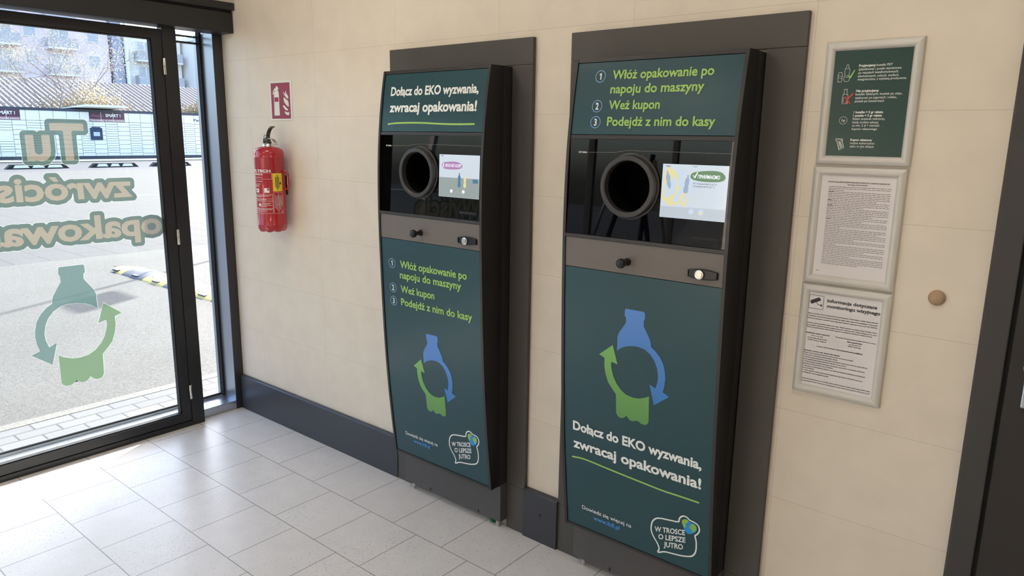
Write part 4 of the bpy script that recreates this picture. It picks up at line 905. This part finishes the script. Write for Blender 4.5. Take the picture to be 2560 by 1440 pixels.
# apartment blocks far behind
def block(label, x, y0, y1, h, m, bays, mb=M_BGREY, floors=5, roof=True):
    t = thing('apartment_block', label, 'building', (x, (y0+y1)/2, 0)); w = y1-y0
    bm = new(); add_box(bm, -10, 0, -w/2, w/2, 0, h); obj('wall', bm, m, t)
    bm = new(); add_box(bm, -10.2, .25, -w/2-.2, w/2+.2, h, h+.45); obj('parapet', bm, M_BWHITE, t)
    fh = 2.75
    for f in range(floors):
        zb = h-.6-(f+1)*fh
        for by, bw, kind in bays:
            yb = by-(y0+y1)/2
            if kind == 'b':
                bm = new(); add_box(bm, 0, 1.1, yb-bw/2, yb+bw/2, zb-.18, zb); o = obj('balcony_slab', bm, M_BWHITE, t)
                bm = new(); add_box(bm, 1.04, 1.1, yb-bw/2, yb+bw/2, zb, zb+1.0); add_box(bm, 0, 1.04, yb-bw/2, yb-bw/2+.06, zb, zb+1.0); add_box(bm, 0, 1.04, yb+bw/2-.06, yb+bw/2, zb, zb+1.0); obj('railing', bm, mb, o)
                o = box('window', M_BWHITE, 0, .08, yb-bw*.36, yb+bw*.36, zb, zb+2.2, t); box('pane', M_BGLASS, .08, .1, yb-bw*.32, yb-bw*.04, zb+.1, zb+2.1, o); box('pane', M_BGLASS, .08, .1, yb+bw*.02, yb+bw*.32, zb+.8, zb+2.1, o)
            else:
                o = box('window', M_BWHITE, 0, .08, yb-bw/2, yb+bw/2, zb+.9, zb+2.3, t); box('pane', M_BGLASS, .08, .1, yb-bw/2+.1, yb+bw/2-.1, zb+1.0, zb+2.2, o)
    return t
block('tall pinkish apartment block with balconies behind the bare trees', -90, 12, 34.6, 16.5, M_BPINK, [(14.2, 1.4, 'w'), (17, 3, 'b'), (21, 1.5, 'w'), (24.2, 2.8, 'b'), (26.8, 1.3, 'w'), (29.6, 2.9, 'b'), (33.0, 1.3, 'w')])
t = thing('apartment_block', 'narrow blue grey stair tower with a white downpipe', 'building', (-89.7, 35.45, 0)); box('wall', M_BBLUE, -10, 0, -.55, .55, 0, 17, t); bm = new(); add_tube(bm, [(.2, .85, 0), (.2, .85, 17)], .2, 8); obj('downpipe', bm, M_WHITE, t)
block('white apartment block with grey balconies just right of the stair tower', -90, 36.6, 42.9, 13.2, M_BWHITE, [(38.6, 2.6, 'b'), (41.6, 2.0, 'b')])
block('plain white apartment block end with single windows, rightmost behind the glass', -87, 43.25, 52, 12.4, M_BWHITE, [(44.3, .7, 'w'), (47, 1.2, 'w'), (50, 1.2, 'w')])
# trees
def grow(bm, tips, p, d, l, r, lev, rg):
    pts = [p]; q_ = p.copy(); dd = d.copy(); n = 4
    for i in range(n):
        dd = (dd+Vector((rg.uniform(-.14, .14), rg.uniform(-.14, .14), rg.uniform(-.02, .12)))).normalized(); q_ = q_+dd*l/n; pts.append(q_.copy())
    add_tube(bm, pts, [r*(1-.45*i/n) for i in range(n+1)], 5 if lev < 3 else 4, False)
    tips += [(pts[-1], lev), (pts[2], lev)]
    if lev == 0: return
    for i in range(3 if lev > 1 else 2):
        a = rg.uniform(0, 2*math.pi); e = rg.uniform(.5, .95); o_ = dd.orthogonal().normalized(); o2 = dd.cross(o_); sd2 = o_*math.cos(a)+o2*math.sin(a)
        st = pts[rg.choice((2, 3, 4))]
        grow(bm, tips, st, (dd*math.cos(e)+sd2*math.sin(e)).normalized(), l*rg.uniform(.55, .78), r*.5, lev-1, rg)
def tree(label, loc, h, seed, nl, levels=4, r=.11, ls=.07, crown=1.0):
    rg = random.Random(seed); t = thing('bare_tree', label, 'tree', loc, 'bare trees behind the lockers' if loc[0] < -40 else None)
    bm = new(); tips = []; grow(bm, tips, Vector((0, 0, 0)), Vector((0, 0, 1)), h*.42, r, levels, rg); obj('trunk', bm, M_BARK, t)
    bm = new()
    low = [tp for tp in tips if tp[1] <= 2]
    for i in range(nl):
        p = rg.choice(low)[0]+Vector((rg.gauss(0, .3), rg.gauss(0, .3), rg.gauss(0, .3)))*crown
        a = Vector((rg.uniform(-1, 1), rg.uniform(-1, 1), rg.uniform(-1, 1))).normalized()*ls*rg.uniform(.6, 1.4); b = a.orthogonal().normalized()*a.length*.6
        bm.faces.new([bm.verts.new(p+v) for v in (-a, b, a, -b)])
    if nl: o = obj('leaves', bm, M_LEAF, t); o['kind'] = 'stuff'
    else: bm.free()
tree('thin upright tree with sparse golden leaves behind the locker signs', (-49.7, 14.65, 0), 9.5, 5, 2600, r=.075, ls=.04)
tree('leafier forked tree with golden leaves left of the terminal canopy', (-49.9, 16.4, 0), 8.5, 11, 3600, r=.08, crown=1.5, ls=.04)
tree('bare dark branched tree at the left edge of the glass door', (-47.3, 9.2, 0), 10, 23, 500, r=.08, ls=.04)
tree('small golden bush of twigs above the locker canopy', (-49.6, 17.9, 1.2), 4.2, 31, 1500, 3, .05, .05, 1.3)
tree('leafless street tree seen only as a reflection in the left window', (-13, -10.5, 0), 9, 42, 0, 4, .13)
def bush(label, loc, sx, sy, sz, n, seed):
    rg = random.Random(seed); bm = new()
    for i in range(n):
        a, b, c = rg.gauss(0, .42), rg.gauss(0, .42), abs(rg.gauss(0, .5)); p = Vector((a*sx, b*sy, c*sz)); v = Vector((rg.uniform(-1, 1), rg.uniform(-1, 1), rg.uniform(-1, 1))).normalized()*.075; w = v.orthogonal().normalized()*.035
        bm.faces.new([bm.verts.new(p+u) for u in (-v, w, v, -w)])
    o = obj('bush', bm, M_BUSH); o.location = loc; tag(o, label, 'bush')
bush('dry golden bush rising above the lockers beside the canopy', (-49.9, 16.6, 2.3), .4, 3.4, 1.5, 4200, 1)
bush('small grey green bush above the lockers at the right end', (-49.9, 23.6, 2.7), .4, 1.5, .8, 1600, 2)
# street lamp hidden behind the wall: it throws the thin shadow over the asphalt
t = thing('street_lamp', 'tall grey street lamp outside whose thin shadow crosses the asphalt', 'street lamp', (-11.5, 7.25, 0))
bm = new(); add_tube(bm, [(0, 0, 0), (0, 0, 3), (0, 0, 6.3)], [.05, .04, .03], 10); obj('pole', bm, M_ALU, t, True)
bm = new(); add_tube(bm, [(0, 0, 5.4), (.24, 0, 5.45)], .02, 8); add_box(bm, .22, .75, -.05, .05, 5.15, 5.65, .02); obj('lamp_head', bm, M_ALU, t)

# ================================================================= BEHIND THE CAMERA (reflected in the black windows)
t = thing('folding_trolley', 'black folded trolley frame with chrome bars, seen in the right window reflection', 'trolley', (-3.25, -3.9, 0))
bm = new(); add_box(bm, -.5, .6, -.25, .25, 0, .72, .01); obj('base', bm, M_BLACK, t)
for a, b in (((-.42, .26, .78), (-.12, .2, 1.75)), ((.45, .26, .78), (.2, .2, 1.75))):
    bm = new(); add_tube(bm, [a, b], .018, 8); obj('bar', bm, M_CHROME, t, True)
for a, b in (((-.30, .18, .78), (-.02, .15, 1.75)), ((.25, .18, .78), (.02, .15, 1.75)), ((-.28, .2, 1.42), (.3, .2, 1.42)), ((.1, .2, .78), (.18, .2, 1.8))):
    bm = new(); add_tube(bm, [a, b], .022, 8); obj('bar', bm, M_BLACK, t, True)
bm = new(); add_tube(bm, [(-.36, .27, .98), (.05, .27, .95)], .018, 8); obj('bar', bm, M_CHROME, t, True)
for x in (-.42, 0, .25, .45):
    bm = new(); add_lathe(bm, [(0, -.02), (.05, -.02), (.05, .02), (0, .02)], (x, .25, .77), 'y', 20); obj('caster', bm, M_BLACK, t, 40)

# repeats that belong together
GR = {'bottle_return_machine': 'bottle return machines on the lobby wall', 'machine_surround': 'metal surrounds of the return machines', 'poster_frame': 'snap frames beside the dark door', 'window_lettering': 'words stuck on the glass doors', 'fill_lamp': 'added fill lamps over the lobby', 'apartment_block': 'apartment blocks behind the shed', 'bush': 'bushes above the lockers'}
for o in COL.objects:
    k = o.name.split('.')[0]
    if not o.parent and k in GR: o['group'] = GR[k]
